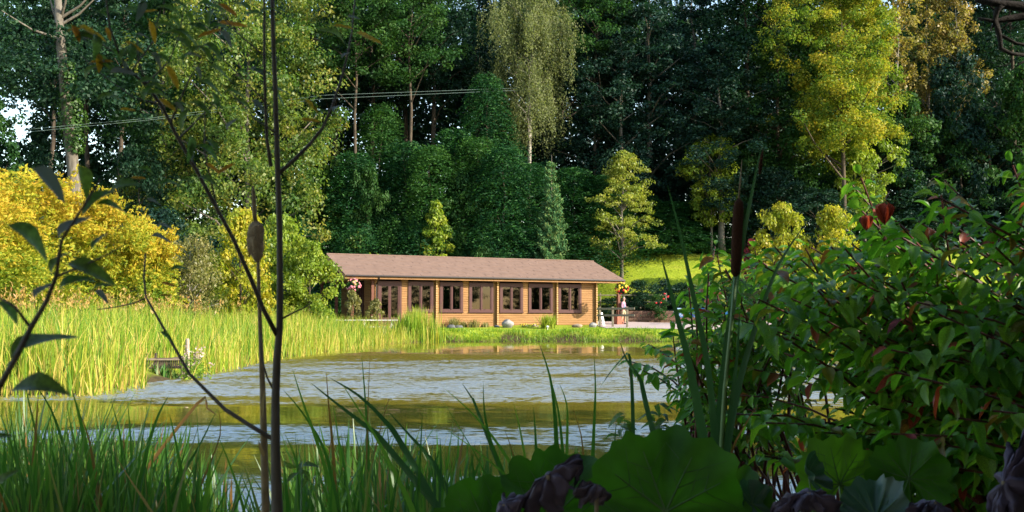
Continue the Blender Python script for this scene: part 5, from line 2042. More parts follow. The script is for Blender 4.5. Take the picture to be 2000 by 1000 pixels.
st.append(Vector((st[-1].x, st[-1].y, hz(st[-1].x, st[-1].y) - .05)))
o_ = Vector(r.location)
MB().tube([p - o_ for p in st], [.0048, .0055, .006, .007, .0075, .008], 8).build('stem', M['stem_green'], r, True)
hp = [px(1436, 541, 2.75), px(1436.3, 533, 2.75), px(1438, 500, 2.75), px(1440, 450, 2.75), px(1442, 410, 2.75), px(1443, 395, 2.75), px(1443.5, 388, 2.75)]
MB().tube([p - o_ for p in hp], [.004, .0125, .0142, .0146, .0142, .012, .003], 14).build('seed_head', M['cat_brown'], r, True)
MB().tube([p - o_ for p in (px(1443, 390, 2.75), px(1446, 350, 2.75), px(1449, 312, 2.75))], [.0028, .0022, .0006], 6).build('spike', M['stem_tan'], r, True)
MB().tube([p - o_ for p in (px(1484, 340, 2.72), px(1486, 318, 2.72), px(1490, 290, 2.72))], [.004, .006, .001], 6).build('bud', M['cat_brown'], r, True)

# fluffy bulrush on the left, beside the sapling
g = px(515, 1000, 2.1)
r = empty('bulrush', (g.x, 2.1, hz(g.x, 2.1)), 'withered bulrush with a pale fluffy head beside the thin sapling', 'bulrush')
o_ = Vector(r.location)
st = [px(504, 508, 2.1), px(506, 580, 2.1), px(509, 660, 2.1), px(513, 760, 2.1), px(516, 880, 2.1), px(519, 1000, 2.1)]
st.append(Vector((st[-1].x, st[-1].y, hz(st[-1].x, st[-1].y) - .05)))
MB().tube([p - o_ for p in st], [.0035, .004, .0045, .006, .0075, .0085, .009], 8).build('stem', M['stem_tan'], r, True)
prof = [(503, 512, .004), (502, 503, .010), (500, 488, .0155), (498, 470, .0165), (499, 452, .0165), (501, 440, .0135), (499, 432, .006), (497, 420, .0045), (496, 395, .0045), (495, 375, .004), (494, 362, .001)]
vs, fs, n_ = [], [], 22
rd = random.Random(5)
for x, y, rad in prof:
    c = px(x, y, 2.1) - o_
    for k in range(n_):
        an = 2 * math.pi * k / n_
        q = rad * (1 + rd.uniform(-.16, .16))
        vs.append(c + Vector((q * math.cos(an), q * math.sin(an), rd.uniform(-.002, .002))))
for i in range(len(prof) - 1):
    for k in range(n_):
        k2 = (k + 1) % n_
        fs.append((i * n_ + k, (i + 1) * n_ + k, (i + 1) * n_ + k2, i * n_ + k2))
hd_ = MB().add(vs[:7 * n_], fs[:6 * n_])
hd_.build('seed_head', M['cat_fluff'], r, True)
MB().tube([px(x, y, 2.1) - o_ for x, y, _ in prof[6:]], [.0045, .0045, .0045, .004, .001], 8).build('spike', M['stem_tan'], r, True)
fl = MB()
for k in range(220):
    t = rd.uniform(.05, .95)
    c = px(500, 505 - 66 * t, 2.1) - o_
    an = rd.uniform(0, 6.28)
    d_ = Vector((math.cos(an), math.sin(an), rd.uniform(-.5, .5)))
    a = c + d_ * .012
    b_ = a + d_ * rd.uniform(.004, .010)
    s = Vector((0, 0, .0012))
    fl.add([a - s, a + s, b_], [(0, 1, 2)])
o2 = fl.build('fluff', M['cat_fluff'], r)
o2['kind'] = 'stuff'
for path in ([(517, 760), (513, 790), (512, 815)], [(505, 860), (509, 875), (516, 890)]):
    pts = [px(x, y, 2.09) for x, y in path]
    ribbon(list(reversed(pts)), .008, 'blade_brown', 'sheath', r)

# ------------------------------------------------------------------ thin sapling
SY = 1.75
g = px(540, 1000, SY)
r = empty('sapling', (g.x, SY, hz(g.x, SY)), 'thin bare sapling with few willow like leaves standing before the pond', 'sapling')
SAP = r
o_ = Vector(r.location)


def twig(path, r0, r1, Y, parent, org, name='branch', mat='stem', dY=0.0, n=7):
    pts = [px(x, y, Y + dY * i / max(1, len(path) - 1)) - org for i, (x, y) in enumerate(path)]
    m_ = len(pts)
    return MB().tube(pts, [r0 + (r1 - r0) * i / (m_ - 1) for i in range(m_)], n).build(name, M[mat], parent, True)


tk = [(531, -40), (533, 60), (537, 160), (540, 260), (543, 350), (546, 450), (547, 560), (546, 640), (541, 700), (538, 780), (538, 880), (541, 1000)]
pts = [px(x, y, SY) - o_ for x, y in tk]
pts.append(Vector((pts[-1].x, 0, -.05)))
MB().tube(pts, [.0034, .0038, .0042, .0045, .0049, .0052, .0056, .006, .0065, .0072, .0082, .0098, .011], 9).build('trunk', M['stem'], r, True)
twig([(529, 325), (521, 270), (518, 200), (516, 110), (516, -40)], .0034, .002, SY, r, o_)
twig([(541, 655), (515, 605), (488, 540), (455, 465), (425, 410), (385, 335), (345, 265), (315, 205), (285, 165), (255, 140), (235, 110), (215, 55), (205, -20)], .0042, .0012, SY, r, o_, dY=-.35)
twig([(537, 860), (490, 832), (440, 800), (405, 765), (370, 730), (335, 668), (305, 615), (285, 580), (281, 545), (284, 495)], .0040, .0014, SY, r, o_, dY=.1)
twig([(283, 583), (262, 592), (225, 600), (190, 605)], .0018, .0008, SY + .1, r, o_)
twig([(541, 342), (575, 312), (605, 282), (630, 250), (650, 205), (665, 160), (678, 110), (688, 60), (694, -10)], .0038, .0014, SY, r, o_, dY=.1)
twig([(546, 625), (570, 612), (600, 598), (612, 588)], .002, .0008, SY, r, o_)
twig([(536, 765), (522, 738), (511, 700), (508, 650)], .0022, .0009, SY, r, o_)
twig([(333, 240), (352, 195), (372, 150), (395, 118)], .0018, .0008, SY - .2, r, o_)
twig([(286, 165), (270, 120), (268, 70)], .0016, .0007, SY - .28, r, o_)
twig([(350, 270), (395, 225), (430, 190)], .0016, .0007, SY - .15, r, o_)
for path in ([(315, 205), (260, 190), (205, 150), (160, 110)], [(285, 165), (330, 120), (350, 70), (360, 10)], [(235, 110), (190, 80), (150, 70)], [(518, 200), (480, 160), (440, 120), (415, 90)],
             [(516, 110), (470, 70), (440, 40), (420, 0)], [(255, 140), (300, 80), (310, 30), (330, -20)], [(540, 260), (500, 235), (470, 200), (450, 180)]):
    twig(path, .0014, .0006, SY - .15, r, o_)
twig([(425, 410), (400, 300), (400, 200), (402, 170)], .0016, .0007, SY - .1, r, o_)
SL = [leaf_mesh('leaf', M['sap_leaf'], .36, .3 + .15 * k, .45, 30 + k, 6) for k in range(3)]
SO = [leaf_mesh('leaf', M['sap_orange'], .36, .35, .45, 40, 6)]
SG = [leaf_mesh('leaf', M['sap_grey'], .40, .5, .7, 45, 6)]


def put_leaf(x, y, Lpx, ang, kind, Y, parent, org, wide=1.0, tilt=0.0):
    me = {'g': SL[int(x + y) % 3], 'o': SO[0], 's': SG[0]}[kind]
    a = math.radians(ang)
    X = Vector((math.cos(a), .35 * math.sin(x * 1.7), math.sin(a)))
    up = Vector((-math.sin(a) * .6 + .2, -.75 + tilt, math.cos(a) * .6 + .3))
    o2_ = link('leaf', me, parent)
    p = px(x - Lpx * .5 * math.cos(a), y + Lpx * .5 * math.sin(a), Y) - org
    L = Lpx / 2000 * Y
    aim(o2_, p, X, up, L, L * wide)
    return o2_


sap_leaves = [
    (725, 67, 62, -2, 'o'), (652, 62, 60, -12, 'g'), (672, 50, 42, 5, 'o'), (690, 32, 26, 20, 's'), (673, 103, 26, 70, 's'), (547, 80, 52, 35, 'g'), (548, 168, 48, 30, 'g'),
    (520, 20, 44, 30, 'g'), (612, 205, 40, -30, 'o'), (618, 215, 34, -60, 'g'), (606, 232, 40, 10, 'o'), (655, 205, 30, 80, 's'), (628, 218, 30, 20, 'g'),
    (170, 68, 62, 15, 'g'), (182, 58, 60, -12, 'o'), (205, 25, 40, 0, 'g'), (240, 100, 44, 85, 'g'), (255, 18, 50, 5, 'g'), (262, 105, 46, -75, 'g'), (300, 62, 48, -65, 'o'), (278, 65, 26, 20, 's'),
    (205, 112, 52, 0, 'g'), (342, 150, 52, -50, 'o'), (365, 85, 55, -25, 'g'), (380, 105, 30, 15, 's'), (430, 45, 56, 25, 'g'), (455, 40, 60, 15, 'o'), (430, 130, 52, 5, 'g'), (475, 198, 44, -5, 'g'),
    (478, 138, 34, -5, 'g'), (415, 160, 52, 2, 'g'), (508, 205, 40, -20, 's'), (400, 205, 36, 10, 'g'), (250, 212, 34, 10, 'o'), (420, 285, 44, -40, 'g'), (440, 325, 40, 50, 'o'), (330, 352, 44, 25, 'g'),
    (300, 390, 30, 10, 's'), (410, 3, 55, 20, 'g'), (480, 12, 50, -20, 'g'), (350, 5, 40, 10, 'g'), (245, 132, 30, -60, 's'), (390, 140, 28, -40, 's'), (450, 240, 30, 70, 's'), (362, 350, 28, 25, 'g'),
    (202, 575, 34, -20, 's'), (330, 553, 30, 0, 'o'), (348, 520, 36, 30, 'g'), (325, 575, 24, 10, 'o'), (196, 555, 36, 35, 'g'), (328, 652, 30, -10, 'g'), (315, 460, 40, 10, 's'), (322, 438, 30, 15, 's'),
    (285, 330, 38, -10, 'g'), (270, 345, 30, 15, 'o'), (460, 175, 40, 12, 'g'), (375, 35, 40, -40, 'g'), (320, 110, 40, -5, 'g'), (345, 40, 44, -30, 'g'), (290, 18, 34, 30, 'o'),
]
_rd = random.Random(61)
for k in range(58):
    bx, by = _rd.choice(((170, 60), (250, 30), (330, 90), (420, 70), (460, 150), (380, 190), (300, 150), (200, 110), (430, 10), (240, 180), (390, 300)))
    sap_leaves.append((bx + _rd.gauss(0, 38), by + _rd.gauss(0, 26), _rd.uniform(30, 58), _rd.choice((_rd.uniform(-35, 35), _rd.uniform(-90, 90))), _rd.choice('ggggos')))
for x, y, L, a, k in sap_leaves:
    near = -.3 if x < 450 and y < 420 else (.05 if y > 430 else 0)
    put_leaf(x, y, L, a, k, SY + near, r, o_)

# blurred leafy twig close to the lens on the left
TY = .95
g = px(20, 1000, TY)
r = empty('leafy_twig', (g.x, TY, hz(g.x, TY)), 'out of focus leafy willow twig close by at the left edge', 'twig')
o_ = Vector(r.location)
p_ = [(-20, 790), (30, 700), (60, 640), (90, 590), (110, 540), (120, 470), (165, 400), (195, 350)]
pts = [px(x, y, TY) - o_ for x, y in p_]
pts.insert(0, Vector((pts[0].x - .03, 0, -.05)))
MB().tube(pts, [.0040, .0034, .003, .0026, .0022, .002, .0016, .0013, .0008], 7).build('branch', M['stem'], r, True)
twig([(110, 540), (160, 520), (205, 500), (240, 480)], .0016, .0006, TY, r, o_)
twig([(60, 640), (30, 600), (-20, 570)], .0018, .0007, TY, r, o_)
for x, y, L, a, k in ((60, 460, 105, -25, 'g'), (135, 435, 70, 60, 's'), (180, 515, 95, 5, 'g'), (78, 560, 52, 70, 's'), (185, 465, 45, 85, 'g'), (60, 650, 130, 55, 'g'), (80, 748, 125, 8, 'g'),
                      (105, 505, 60, 80, 'g'), (240, 360, 70, 25, 'g'), (185, 385, 90, 50, 'g'), (100, 350, 85, -25, 's'), (170, 350, 70, -60, 'g'), (215, 395, 60, 10, 'g'), (20, 605, 60, -35, 'g'),
                      (140, 545, 70, 40, 'g'), (0, 850, 40, 30, 'g'), (10, 930, 50, 60, 'g')):
    put_leaf(x, y, L, a, k, TY, r, o_, 1.15)

# dark bare branches in the upper right corner
BY = 3.2
g = px(2150, 40, BY)
r = empty('bare_branch', g, 'dark lichened bare branches hanging into the upper right corner', 'branch')
o_ = Vector(r.location)
bz = Vector((2.2, 3.3, .3)) - o_
MB().tube([bz, Vector((.12, .05, -.4)), Vector((0, 0, 0))], [.07, .05, .02], 8).build('limb', M['dark_twig'], r, True)
for path, r0, r1 in (
    ([(2150, 40), (2060, 12), (2000, 14), (1955, 8), (1905, 0)], .026, .008), ([(2060, 20), (2000, 32), (1960, 38), (1945, 42), (1910, 36)], .016, .004),
    ([(1965, 5), (1946, 20), (1944, 40), (1952, 70), (1955, 95), (1975, 105), (2010, 108)], .012, .005), ([(1952, 68), (1985, 85), (2020, 90)], .006, .004),
    ([(1944, 38), (1934, 60), (1925, 62)], .004, .0015), ([(1955, 95), (1990, 110), (1965, 128), (1945, 130)], .004, .0012), ([(1965, 38), (1975, 22), (1990, 12)], .004, .0015),
    ([(2000, 30), (1970, 45), (1955, 60)], .005, .002), ([(2030, 105), (1990, 125), (1985, 130)], .005, .0015), ([(1944, 20), (1930, 8), (1915, 10)], .004, .001),
):
    twig(path, r0, r1, BY, r, o_, 'twig', 'dark_twig', 0, 6)

# ------------------------------------------------------------------ sedge and rushes along the near bank
UB = []
for k in range(10):
    rd = random.Random(900 + k)
    ln, bd = rd.uniform(.05, .38), rd.uniform(0, 1)
    kink = k in (7, 8)
    pts = []
    for i in range(8):
        t = i / 7
        x = ln * (t * (1 - bd) + bd * t ** 2.5)
        z = t * (1 - .12 * bd * t * t)
        if kink and t > .62:
            x += (t - .62) * 1.1
            z = .62 + (t - .62) * (-.35)
        pts.append((x, z))
    vs, fs = [], []
    for i, (x, z) in enumerate(pts):
        t = i / 7
        w = .5 * (.75 + .25 * min(1, 3 * t)) * max(.03, (1 - max(0, t - .4) / .6) ** .8 if t > .4 else 1)
        vs += [(x, -w, z), (x + .0, 0, z), (x, w, z)]
    fs = [(3 * i + c, 3 * i + c + 1, 3 * i + c + 4, 3 * i + c + 3) for i in range(7) for c in (0, 1)]
    UB.append((vs, fs))


def ub_mesh(k, mat):
    me = bpy.data.meshes.new('blade')
    me.from_pydata(UB[k][0], [], UB[k][1])
    me.materials.append(M[mat])
    me.polygons.foreach_set('use_smooth', [True] * len(me.polygons))
    me.update()
    return me


UG = [ub_mesh(k, 'blade_green') for k in range(10)]
UD = [ub_mesh(k, 'blade_brown') for k in range(10)]


def sedge_clump(p0, p1, Yr, n_part, n_mass, top, label, seed, dead=.12, hero=()):
    rd = random.Random(seed)
    cx_ = (p0 + p1) / 2
    Ym = sum(Yr) / 2
    gx_ = (cx_ - 1000) / 2000 * Ym
    root = empty('sedge_clump', (gx_, Ym, hz(gx_, Ym)), label, 'sedge', 'sedge clumps on the near bank')
    org = Vector(root.location)
    mass, tn = [], []
    for i in range(n_part + n_mass):
        part = i < n_part
        Y = rd.uniform(*Yr)
        p = rd.uniform(p0, p1)
        x = (p - 1000) / 2000 * Y
        z = max(hz(x, Y), -.15) - .04
        ty = np.interp(p, [q[0] for q in top], [q[1] for q in top])
        yt = ty + abs(rd.gauss(0, 70)) * (.8 if part else 1.4) + (0 if part else 25)
        h = px(p, yt, Y).z - z
        if h < .15:
            continue
        w = rd.uniform(.013, .030) if part else rd.uniform(.007, .017)
        a = rd.gauss(math.pi, .9) if rd.random() < .5 else rd.uniform(0, 6.28)
        face = rd.uniform(-.7, .7)
        dl = rd.random() < dead
        k = rd.choice((0, 1, 2, 3, 4, 5, 6, 9)) if rd.random() < .9 else rd.choice((7, 8))
        ml = Matrix.Translation(Vector((x, Y, z)) - org) @ Matrix.Rotation(a, 4, 'Z') @ Matrix.Diagonal((h * rd.uniform(.6, 1.3), w, h, 1))
        # turn the ribbon so that it shows some of its width
        sh = Matrix.Identity(4)
        ca, sa = math.cos(a), math.sin(a)
        if abs(sa) < .9:
            pass
        me = (UD if dl else UG)[k]
        fd = Vector((math.cos(face), math.sin(face), 0))
        lx, ly = h * rd.uniform(.6, 1.3) * ca, h * .8 * sa
        B = Matrix(((lx, fd.x * w, 0, x - org.x), (ly, fd.y * w, 0, Y - org.y), (0, 0, h, z - org.z), (0, 0, 0, 1)))
        if part:
            o2_ = link('blade', me, root)
            o2_['m'] = 0
            del o2_['m']
            # columns may be oblique, so the shape is set by an own matrix through delta parts
            rz_ = math.atan2(fd.y, fd.x) - math.pi / 2
            o2_.location = (x - org.x, Y - org.y, z - org.z)
            o2_.rotation_euler = (rd.gauss(0, .05), rd.gauss(0, .05), rz_ + (math.pi if rd.random() < .7 else 0))
            o2_.scale = (h * rd.choice((.5, .8, 1.1, 1.6, 2.1)), w, h)
        else:
            mass.append((me, B))
            tn.append(rd.uniform(.8, 1) if dl else rd.uniform(0, .7))
    if mass:
        ms_ = mass_of('fine_blades', mass, M['sedge_mass'], tn, root)
        ms_['kind'] = 'stuff'
    for path, Y, w, mt in hero:
        pblade(path, Y, w, mt, root)
    return root


TOP = [(-100, 730), (0, 745), (60, 728), (130, 750), (200, 770), (300, 785), (380, 820), (440, 860), (500, 930), (560, 845), (620, 810), (700, 790), (800, 810), (900, 830), (1000, 850), (1150, 840), (1300, 840)]
sedge_clump(-60, 150, (2.6, 4.4), 70, 800, TOP, 'dense sedge clump at the left edge of the near bank', 71, .12, (
    ([(70, 752), (100, 800), (125, 870), (150, 960)], 3.0, 11, 'blade_green'), ([(45, 735), (60, 800), (80, 900)], 2.9, 9, 'blade_green')))
sedge_clump(130, 300, (2.7, 4.6), 66, 760, TOP, 'dense sedge clump left of the sapling with a broad rusty blade', 72, .14, (
    ([(140, 760), (155, 810), (170, 880), (190, 990)], 2.8, 17, 'blade_green'), ([(155, 805), (172, 850), (182, 900), (200, 1000)], 2.75, 10, 'blade_brown'),
    ([(216, 780), (235, 850), (240, 920), (240, 1000)], 3.0, 11, 'blade_green'), ([(249, 782), (255, 850), (257, 930)], 3.0, 9, 'blade_green'),
    ([(225, 890), (260, 945), (290, 990), (300, 1020)], 2.6, 10, 'blade_brown'), ([(330, 772), (310, 810), (290, 870), (275, 940)], 2.9, 13, 'blade_green')))
sedge_clump(290, 470, (3.0, 5.2), 56, 480, TOP, 'thinner sedge clump beside the foot of the sapling', 73, .16, (
    ([(426, 795), (430, 850), (400, 930), (370, 1000)], 3.2, 7, 'blade_brown'), ([(425, 850), (450, 910), (475, 990)], 3.2, 8, 'blade_green'),
    ([(330, 805), (345, 870), (360, 960)], 3.1, 12, 'blade_green'), ([(425, 797), (390, 870), (355, 930)], 3.3, 9, 'blade_green'), ([(383, 790), (387, 850), (390, 940)], 3.4, 4, 'blade_green'),
    ([(425, 812), (405, 798), (384, 790)], 3.4, 8, 'blade_brown')))
sedge_clump(545, 740, (2.9, 5.0), 54, 360, TOP, 'loose sedge clump right of the sapling with long leaning blades', 74, .16, (
    ([(571, 720), (590, 780), (615, 850), (640, 930), (655, 1000)], 3.0, 11, 'blade_green'), ([(552, 760), (590, 805), (630, 870), (650, 940)], 3.1, 9, 'blade_green'),
    ([(606, 747), (660, 790), (715, 832), (755, 870)], 3.0, 13, 'blade_dark'), ([(642, 737), (700, 772), (750, 820), (785, 868)], 3.1, 13, 'blade_dark'),
    ([(637, 722), (642, 790), (650, 870), (655, 960)], 3.2, 9, 'blade_brown'), ([(706, 690), (712, 760), (718, 850), (720, 960)], 3.3, 8, 'blade_green'),
    ([(723, 680), (719, 790), (716, 900), (714, 980)], 3.2, 5, 'blade_brown'), ([(650, 785), (660, 850), (668, 930)], 3.4, 7, 'blade_green'),
    ([(556, 847), (575, 890), (590, 960)], 3.1, 7, 'blade_green'), ([(605, 882), (625, 930), (645, 990)], 3.0, 6, 'blade_green'), ([(665, 745), (735, 855), (790, 960), (810, 1010)], 2.9, 14, 'blade_green')))
sedge_clump(730, 900, (3.0, 5.2), 54, 360, TOP, 'loose sedge clump in the middle of the near bank', 75, .16, (
    ([(755, 800), (800, 850), (840, 895), (870, 950)], 3.1, 12, 'blade_dark'), ([(768, 782), (760, 780), (745, 830), (728, 900), (715, 960)], 3.2, 4, 'blade_brown'),
    ([(825, 805), (822, 870), (818, 950), (815, 1000)], 3.0, 9, 'blade_green'), ([(850, 868), (850, 930), (848, 1000)], 2.9, 8, 'blade_dark'), ([(862, 880), (861, 930), (858, 1000)], 2.9, 7, 'blade_dark'),
    ([(866, 757), (915, 800), (960, 850), (1003, 915), (1020, 960)], 3.2, 8, 'blade_green'), ([(858, 771), (900, 840), (935, 900), (960, 960)], 3.3, 4, 'blade_green')))
sedge_clump(890, 1080, (3.3, 5.4), 38, 190, TOP, 'sparse sedge clump left of the big rounded leaves', 76, .14, (
    ([(944, 746), (946, 800), (958, 860), (985, 930), (1000, 990)], 3.1, 10, 'blade_green'), ([(902, 748), (920, 775), (932, 800)], 3.4, 7, 'blade_dark'),
    ([(1003, 786), (1016, 840), (1027, 905), (1032, 960)], 3.3, 8, 'blade_green'), ([(1042, 794), (1046, 850), (1048, 910)], 3.3, 9, 'blade_green'), ([(870, 838), (930, 880), (990, 930), (1010, 960)], 3.1, 7, 'blade_green'),
    ([(984, 835), (1000, 880), (1010, 930)], 3.2, 5, 'blade_brown')))
sedge_clump(1070, 1240, (3.5, 5.4), 24, 90, TOP, 'upright rush blades behind the big rounded leaves', 77, .12, (
    ([(1052, 668), (1074, 735), (1084, 810), (1088, 890), (1092, 960)], 3.2, 13, 'blade_green'), ([(1160, 690), (1163, 760), (1160, 840), (1157, 930)], 3.3, 9, 'blade_green'),
    ([(1092, 748), (1107, 790), (1108, 850), (1106, 930)], 3.4, 8, 'blade_green'), ([(1070, 720), (1090, 800), (1100, 890), (1103, 950)], 3.3, 10, 'blade_green'),
    ([(1117, 792), (1135, 850), (1142, 920)], 3.5, 5, 'blade_brown'),     ([(1211, 668), (1225, 705), (1250, 740), (1262, 790)], 3.1, 11, 'blade_dark'), ([(1172, 757), (1190, 730), (1215, 700), (1228, 692), (1233, 730), (1236, 800), (1238, 900)], 3.2, 8, 'blade_dark'), ([(1204, 820), (1199, 880), (1194, 940)], 3.4, 8, 'blade_dark')))


# ------------------------------------------------------------------ butterbur leaves along the bottom
def big_leaf(parent, cx, cy, Y, rad_px, roll, mat, seed, tilt=62, cup=.18, gap=.5, turn=0.0, squash=1.0, veins=True):
    """round lobed leaf with radiating veins, facing the lens side, on its own stalk"""
    rd = random.Random(seed)
    org = Vector(parent.location)
    R_ = rad_px / 2000 * Y
    nseg, nr = 56, 9
    a0, a1 = gap * .5, 2 * math.pi - gap * .5
    nv = 9
    vs, fs = [(0, 0, 0)], []
    for i in range(nr):
        t = (i + 1) / nr
        for k in range(nseg + 1):
            a = a0 + (a1 - a0) * k / nseg
            lob = 1 + (.11 * abs(math.sin(a * nv / 2 + .4)) + .035 * math.sin(a * 17 + seed) + .03 * math.sin(a * 41 + seed)) * t ** 2 + (rd.uniform(-.06, .05) if i == nr - 1 else rd.uniform(-.012, .012) * t)
            rr_ = R_ * t * lob
            z = R_ * (cup * t * t + .06 * math.sin(a * nv + 1) * t + .11 * math.sin(a * 3 + seed) * t * t + .07 * math.sin(a * 5 + seed * 2) * t ** 3 + .014 * math.sin(a * 13 + t * 9 + seed) * t)
            vs.append((rr_ * math.cos(a), rr_ * math.sin(a) * squash, z))
    for k in range(nseg):
        fs.append((0, 1 + k, 2 + k))
    for i in range(nr - 1):
        for k in range(nseg):
            p = 1 + i * (nseg + 1) + k
            fs.append((p, p + nseg + 1, p + nseg + 2, p + 1))
    Mx = Matrix.Rotation(turn, 3, 'Z') @ Matrix.Rotation(math.radians(tilt), 3, 'X') @ Matrix.Rotation(math.radians(roll), 3, 'Z')
    c = px(cx, cy, Y) - org
    vs = [Mx @ Vector(v) + c for v in vs]
    lf = MB().add(vs, fs).build('leaf', M[mat], parent, True)
    if veins:
        vb = MB()
        for j in range(nv - 1):
            a = a0 + (a1 - a0) * (j + .5) / (nv - 1)
            pts, kk = [], int(round((a - a0) / (a1 - a0) * nseg))
            pts = [Vector(vs[0])] + [Vector(vs[1 + i * (nseg + 1) + kk]) for i in range(0, nr - 1, 2)]
            nrm = Mx @ Vector((0, 0, 1))
            vb.tube([p + nrm * .0005 for p in pts], [R_ * .018 * (1 - .75 * i / len(pts)) for i in range(len(pts))], 5, False)
            for i in (2, 4):
                for sg in (-2, 2):
                    k2 = min(max(kk + sg * 2, 0), nseg)
                    k1 = min(max(kk + sg, 0), nseg)
                    vb.tube([Vector(vs[1 + i * (nseg + 1) + kk]), Vector(vs[1 + (i + 1) * (nseg + 1) + k1]), Vector(vs[1 + min(i + 3, nr - 1) * (nseg + 1) + k2])], [R_ * .008, R_ * .006, R_ * .002], 4, False)
        vb.build('vein', M['vein'], lf)
    gz = hz(c.x + org.x, c.y + org.y) - org.z - .05
    MB().tube([c, c + Vector((.03, .06, -.12)), Vector((c.x + .05, c.y + .1, gz))], [R_ * .03, R_ * .045, R_ * .06], 7).build('stalk', M['stem_green'], parent, True)
    return lf


def plant(name, p, Y, label, cat='plant', group=None):
    g_ = ground_at(p, Y)
    return empty(name, g_, label, cat, group)


r = plant('butterbur', 1230, 2.3, 'large round leaved plant with two broad overlapping leaves at the bottom', group='butterbur plants')
big_leaf(r, 1300, 1000, 2.15, 150, -95, 'butterbur', 1, 74, .10, .5, .05)
big_leaf(r, 1090, 1000, 2.3, 118, -80, 'butterbur', 2, 68, .10, .5, .1)
big_leaf(r, 1425, 1000, 2.25, 85, -70, 'butterbur', 3, 78, .12, .5, -.4)
r = plant('butterbur', 980, 2.5, 'low butterbur leaf at the left end of the big leaves', group='butterbur plants')
big_leaf(r, 955, 1035, 2.35, 100, -90, 'butterbur', 4, 55, .12, .5, .2)
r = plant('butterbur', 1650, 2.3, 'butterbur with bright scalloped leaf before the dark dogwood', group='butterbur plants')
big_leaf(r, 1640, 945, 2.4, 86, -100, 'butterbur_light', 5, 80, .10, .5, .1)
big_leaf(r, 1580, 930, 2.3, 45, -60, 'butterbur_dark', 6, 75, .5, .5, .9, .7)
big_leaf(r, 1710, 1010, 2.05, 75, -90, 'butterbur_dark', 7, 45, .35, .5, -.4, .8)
r = plant('butterbur', 1780, 2.4, 'butterbur with one dark rounded leaf under the tall dogwood', group='butterbur plants')
big_leaf(r, 1775, 935, 2.35, 74, -75, 'butterbur', 8, 77, .12, .5, -.2)
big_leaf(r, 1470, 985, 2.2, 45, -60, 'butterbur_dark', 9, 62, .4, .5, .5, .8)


def wilted_leaf(cx, cy, Y, rad_px, label, seed, turn=0.0, lean=0.0, long=2.0):
    """a big leaf collapsed like a closed umbrella over its stalk: pleated, hanging, ragged at the hem"""
    rd = random.Random(seed)
    g_ = ground_at(cx, Y)
    root = empty('wilted_leaf', g_, label, 'leaf', 'collapsed purple leaves')
    c = px(cx, cy, Y) - Vector(root.location)
    R_ = rad_px / 2000 * Y
    n_, m_ = 72, 11
    vs, fs = [], []
    pl = [rd.uniform(.5, 1.2) for _ in range(9)]
    for i in range(m_ + 1):
        t = i / m_
        for k in range(n_):
            a = 2 * math.pi * k / n_
            u = a / (2 * math.pi) * 9
            j = int(u) % 9
            ple = (abs((u % 1) - .5) * 2) ** .8 * pl[j]
            hem = 1 + .34 * math.sin(a * 3 + seed) + .20 * math.sin(a * 7 + seed * 2) + .10 * math.sin(a * 19 + seed)
            th = t * 1.75 * hem
            h = R_ * (math.sin(min(th, 1.5)) * .85 + .02) * (.5 + .5 * ple) * (1 - .35 * max(0, th - 1.2))
            z = -R_ * (1 - math.cos(min(th, 2.2))) * .62 - R_ * .24 * (1 - ple) * t + R_ * .06 * math.sin(a * 13 + t * 8) * t + R_ * .18 * math.cos(a * 2 + seed) * t
            v = Vector((h * math.cos(a) * long, h * math.sin(a) * .7, z))
            v += noise.noise_vector(v / R_ * 2.6 + Vector((seed * 7.1, 0, 0))) * R_ * .24 * (t ** .5)
            v += noise.noise_vector(v / R_ * 7.0 + Vector((seed * 3.1, 5, 0))) * R_ * .07
            vs.append(Matrix.Rotation(lean * 2.2, 3, 'Y') @ Matrix.Rotation(.35 + .25 * math.sin(seed * 2.3), 3, 'X') @ Matrix.Rotation(turn, 3, 'Z') @ v + c)
    for i in range(m_):
        for k in range(n_):
            k2 = (k + 1) % n_
            fs.append((i * n_ + k, (i + 1) * n_ + k, (i + 1) * n_ + k2, i * n_ + k2))
    MB().add(vs, fs).build('blade', M['wilted'], root, True)
    MB().tube([c, Vector((c.x * .6, .02, c.z * .5)), Vector((0, 0, -.05))], [.004, .006, .007], 6).build('stalk', M['stem_tan'], root, True)
    return root


wilted_leaf(1070, 928, 1.95, 58, 'curled purplish dead leaf lying over the big round leaves', 1, .2, -.25)
wilted_leaf(1165, 946, 1.97, 38, 'thin twisted purplish dead leaf right of the curled one', 2, .8, .25, 1.9)
wilted_leaf(985, 985, 1.9, 48, 'greyish dead leaf crumpled at the very bottom left of the round leaves', 3, 1.2, -.1)
wilted_leaf(1580, 962, 1.85, 62, 'folded purple dead leaf below the bright scalloped leaf', 4, .5, .1)
wilted_leaf(1825, 980, 1.85, 62, 'purple dead leaf at the bottom under the dark rounded leaf', 5, .9, .15)
wilted_leaf(1960, 940, 1.8, 75, 'purple dead leaf in the bottom right corner', 6, .3, -.4)

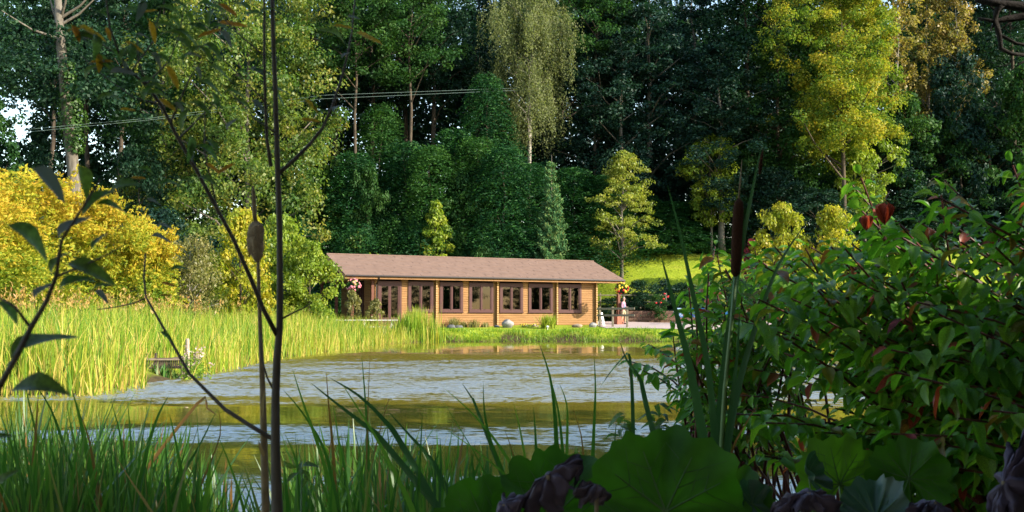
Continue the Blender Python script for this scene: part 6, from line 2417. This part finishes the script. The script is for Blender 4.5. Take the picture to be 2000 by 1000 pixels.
# small leafy plants at the water between rushes and dogwood
for i, (p, yt, Y, lab) in enumerate(((1235, 800, 4.6, 'small leafy plant between the upright blades and the dogwood'), (1285, 800, 4.4, 'small dark drooping plant at the foot of the dogwood'),
                                     (1330, 790, 4.5, 'small dark leafy plant behind the bulrush blades'))):
    r = plant('water_plant', p, Y, lab, group='small leafy plants at the water')
    rd = random.Random(80 + i)
    top = px(p, yt, Y) - Vector(r.location)
    sb_ = MB()
    for k in range(7):
        tip = Vector((rd.uniform(-.12, .12), rd.uniform(-.08, .08), top.z * rd.uniform(.7, 1)))
        mid = tip * .5 + Vector((rd.uniform(-.03, .03), 0, .05))
        ts = [j / 5 for j in range(6)]
        sb_.tube([bez(Vector((0, 0, 0)), mid, tip, t) for t in ts], [.004 - .003 * t for t in ts], 5, False)
        for j in range(9):
            t = .4 + .6 * j / 8
            p_ = bez(Vector((0, 0, 0)), mid, tip, t)
            a = j * 2.4 + k
            o2_ = link('leaf', SL[j % 3], r)
            aim(o2_, p_, Vector((math.cos(a), math.sin(a), rd.uniform(-.4, .5))), Vector((rd.gauss(0, .3), rd.gauss(0, .3), 1)), rd.uniform(.06, .10))
    sb_.build('stem', M['stem_green'], r, True)
# fluffy broad leaves near the sapling foot
r = plant('water_plant', 590, 2.6, 'blurred small leafy plant right of the sapling foot', group='small leafy plants at the water')
org = Vector(r.location)
c = px(590, 912, 2.6) - org
MB().tube([Vector((0, 0, -.03)), c * .5, c], [.004, .003, .0015], 6).build('stem', M['stem_green'], r, True)
for x, y, L, a in ((570, 930, 34, 50), (600, 930, 34, -50), (585, 912, 30, 95), (605, 905, 34, 20), (565, 908, 32, 160), (597, 940, 30, -80)):
    put_leaf(x, y, L, a, 'g', 2.6, r, org)
# leaf litter and low green on the near bank, between the stems
rng = np.random.default_rng(15)
n = 9000
x_, y_ = rng.uniform(-6, 5, n), rng.uniform(1.6, 5.6, n)
d = pond_dist(x_, y_)
ok = d > .05
x_, y_ = x_[ok], y_[ok]
o = link('undergrowth', blade_field('undergrowth', x_, y_, rng.uniform(.1, .34, len(x_)), rng.uniform(.008, .016, len(x_)), M['sedge_mass'], rng.uniform(0, 1, len(x_)) ** 1.3, rng, .5, 3, .8))
tag(o, 'short dark undergrowth on the near bank', None, None, 'stuff')
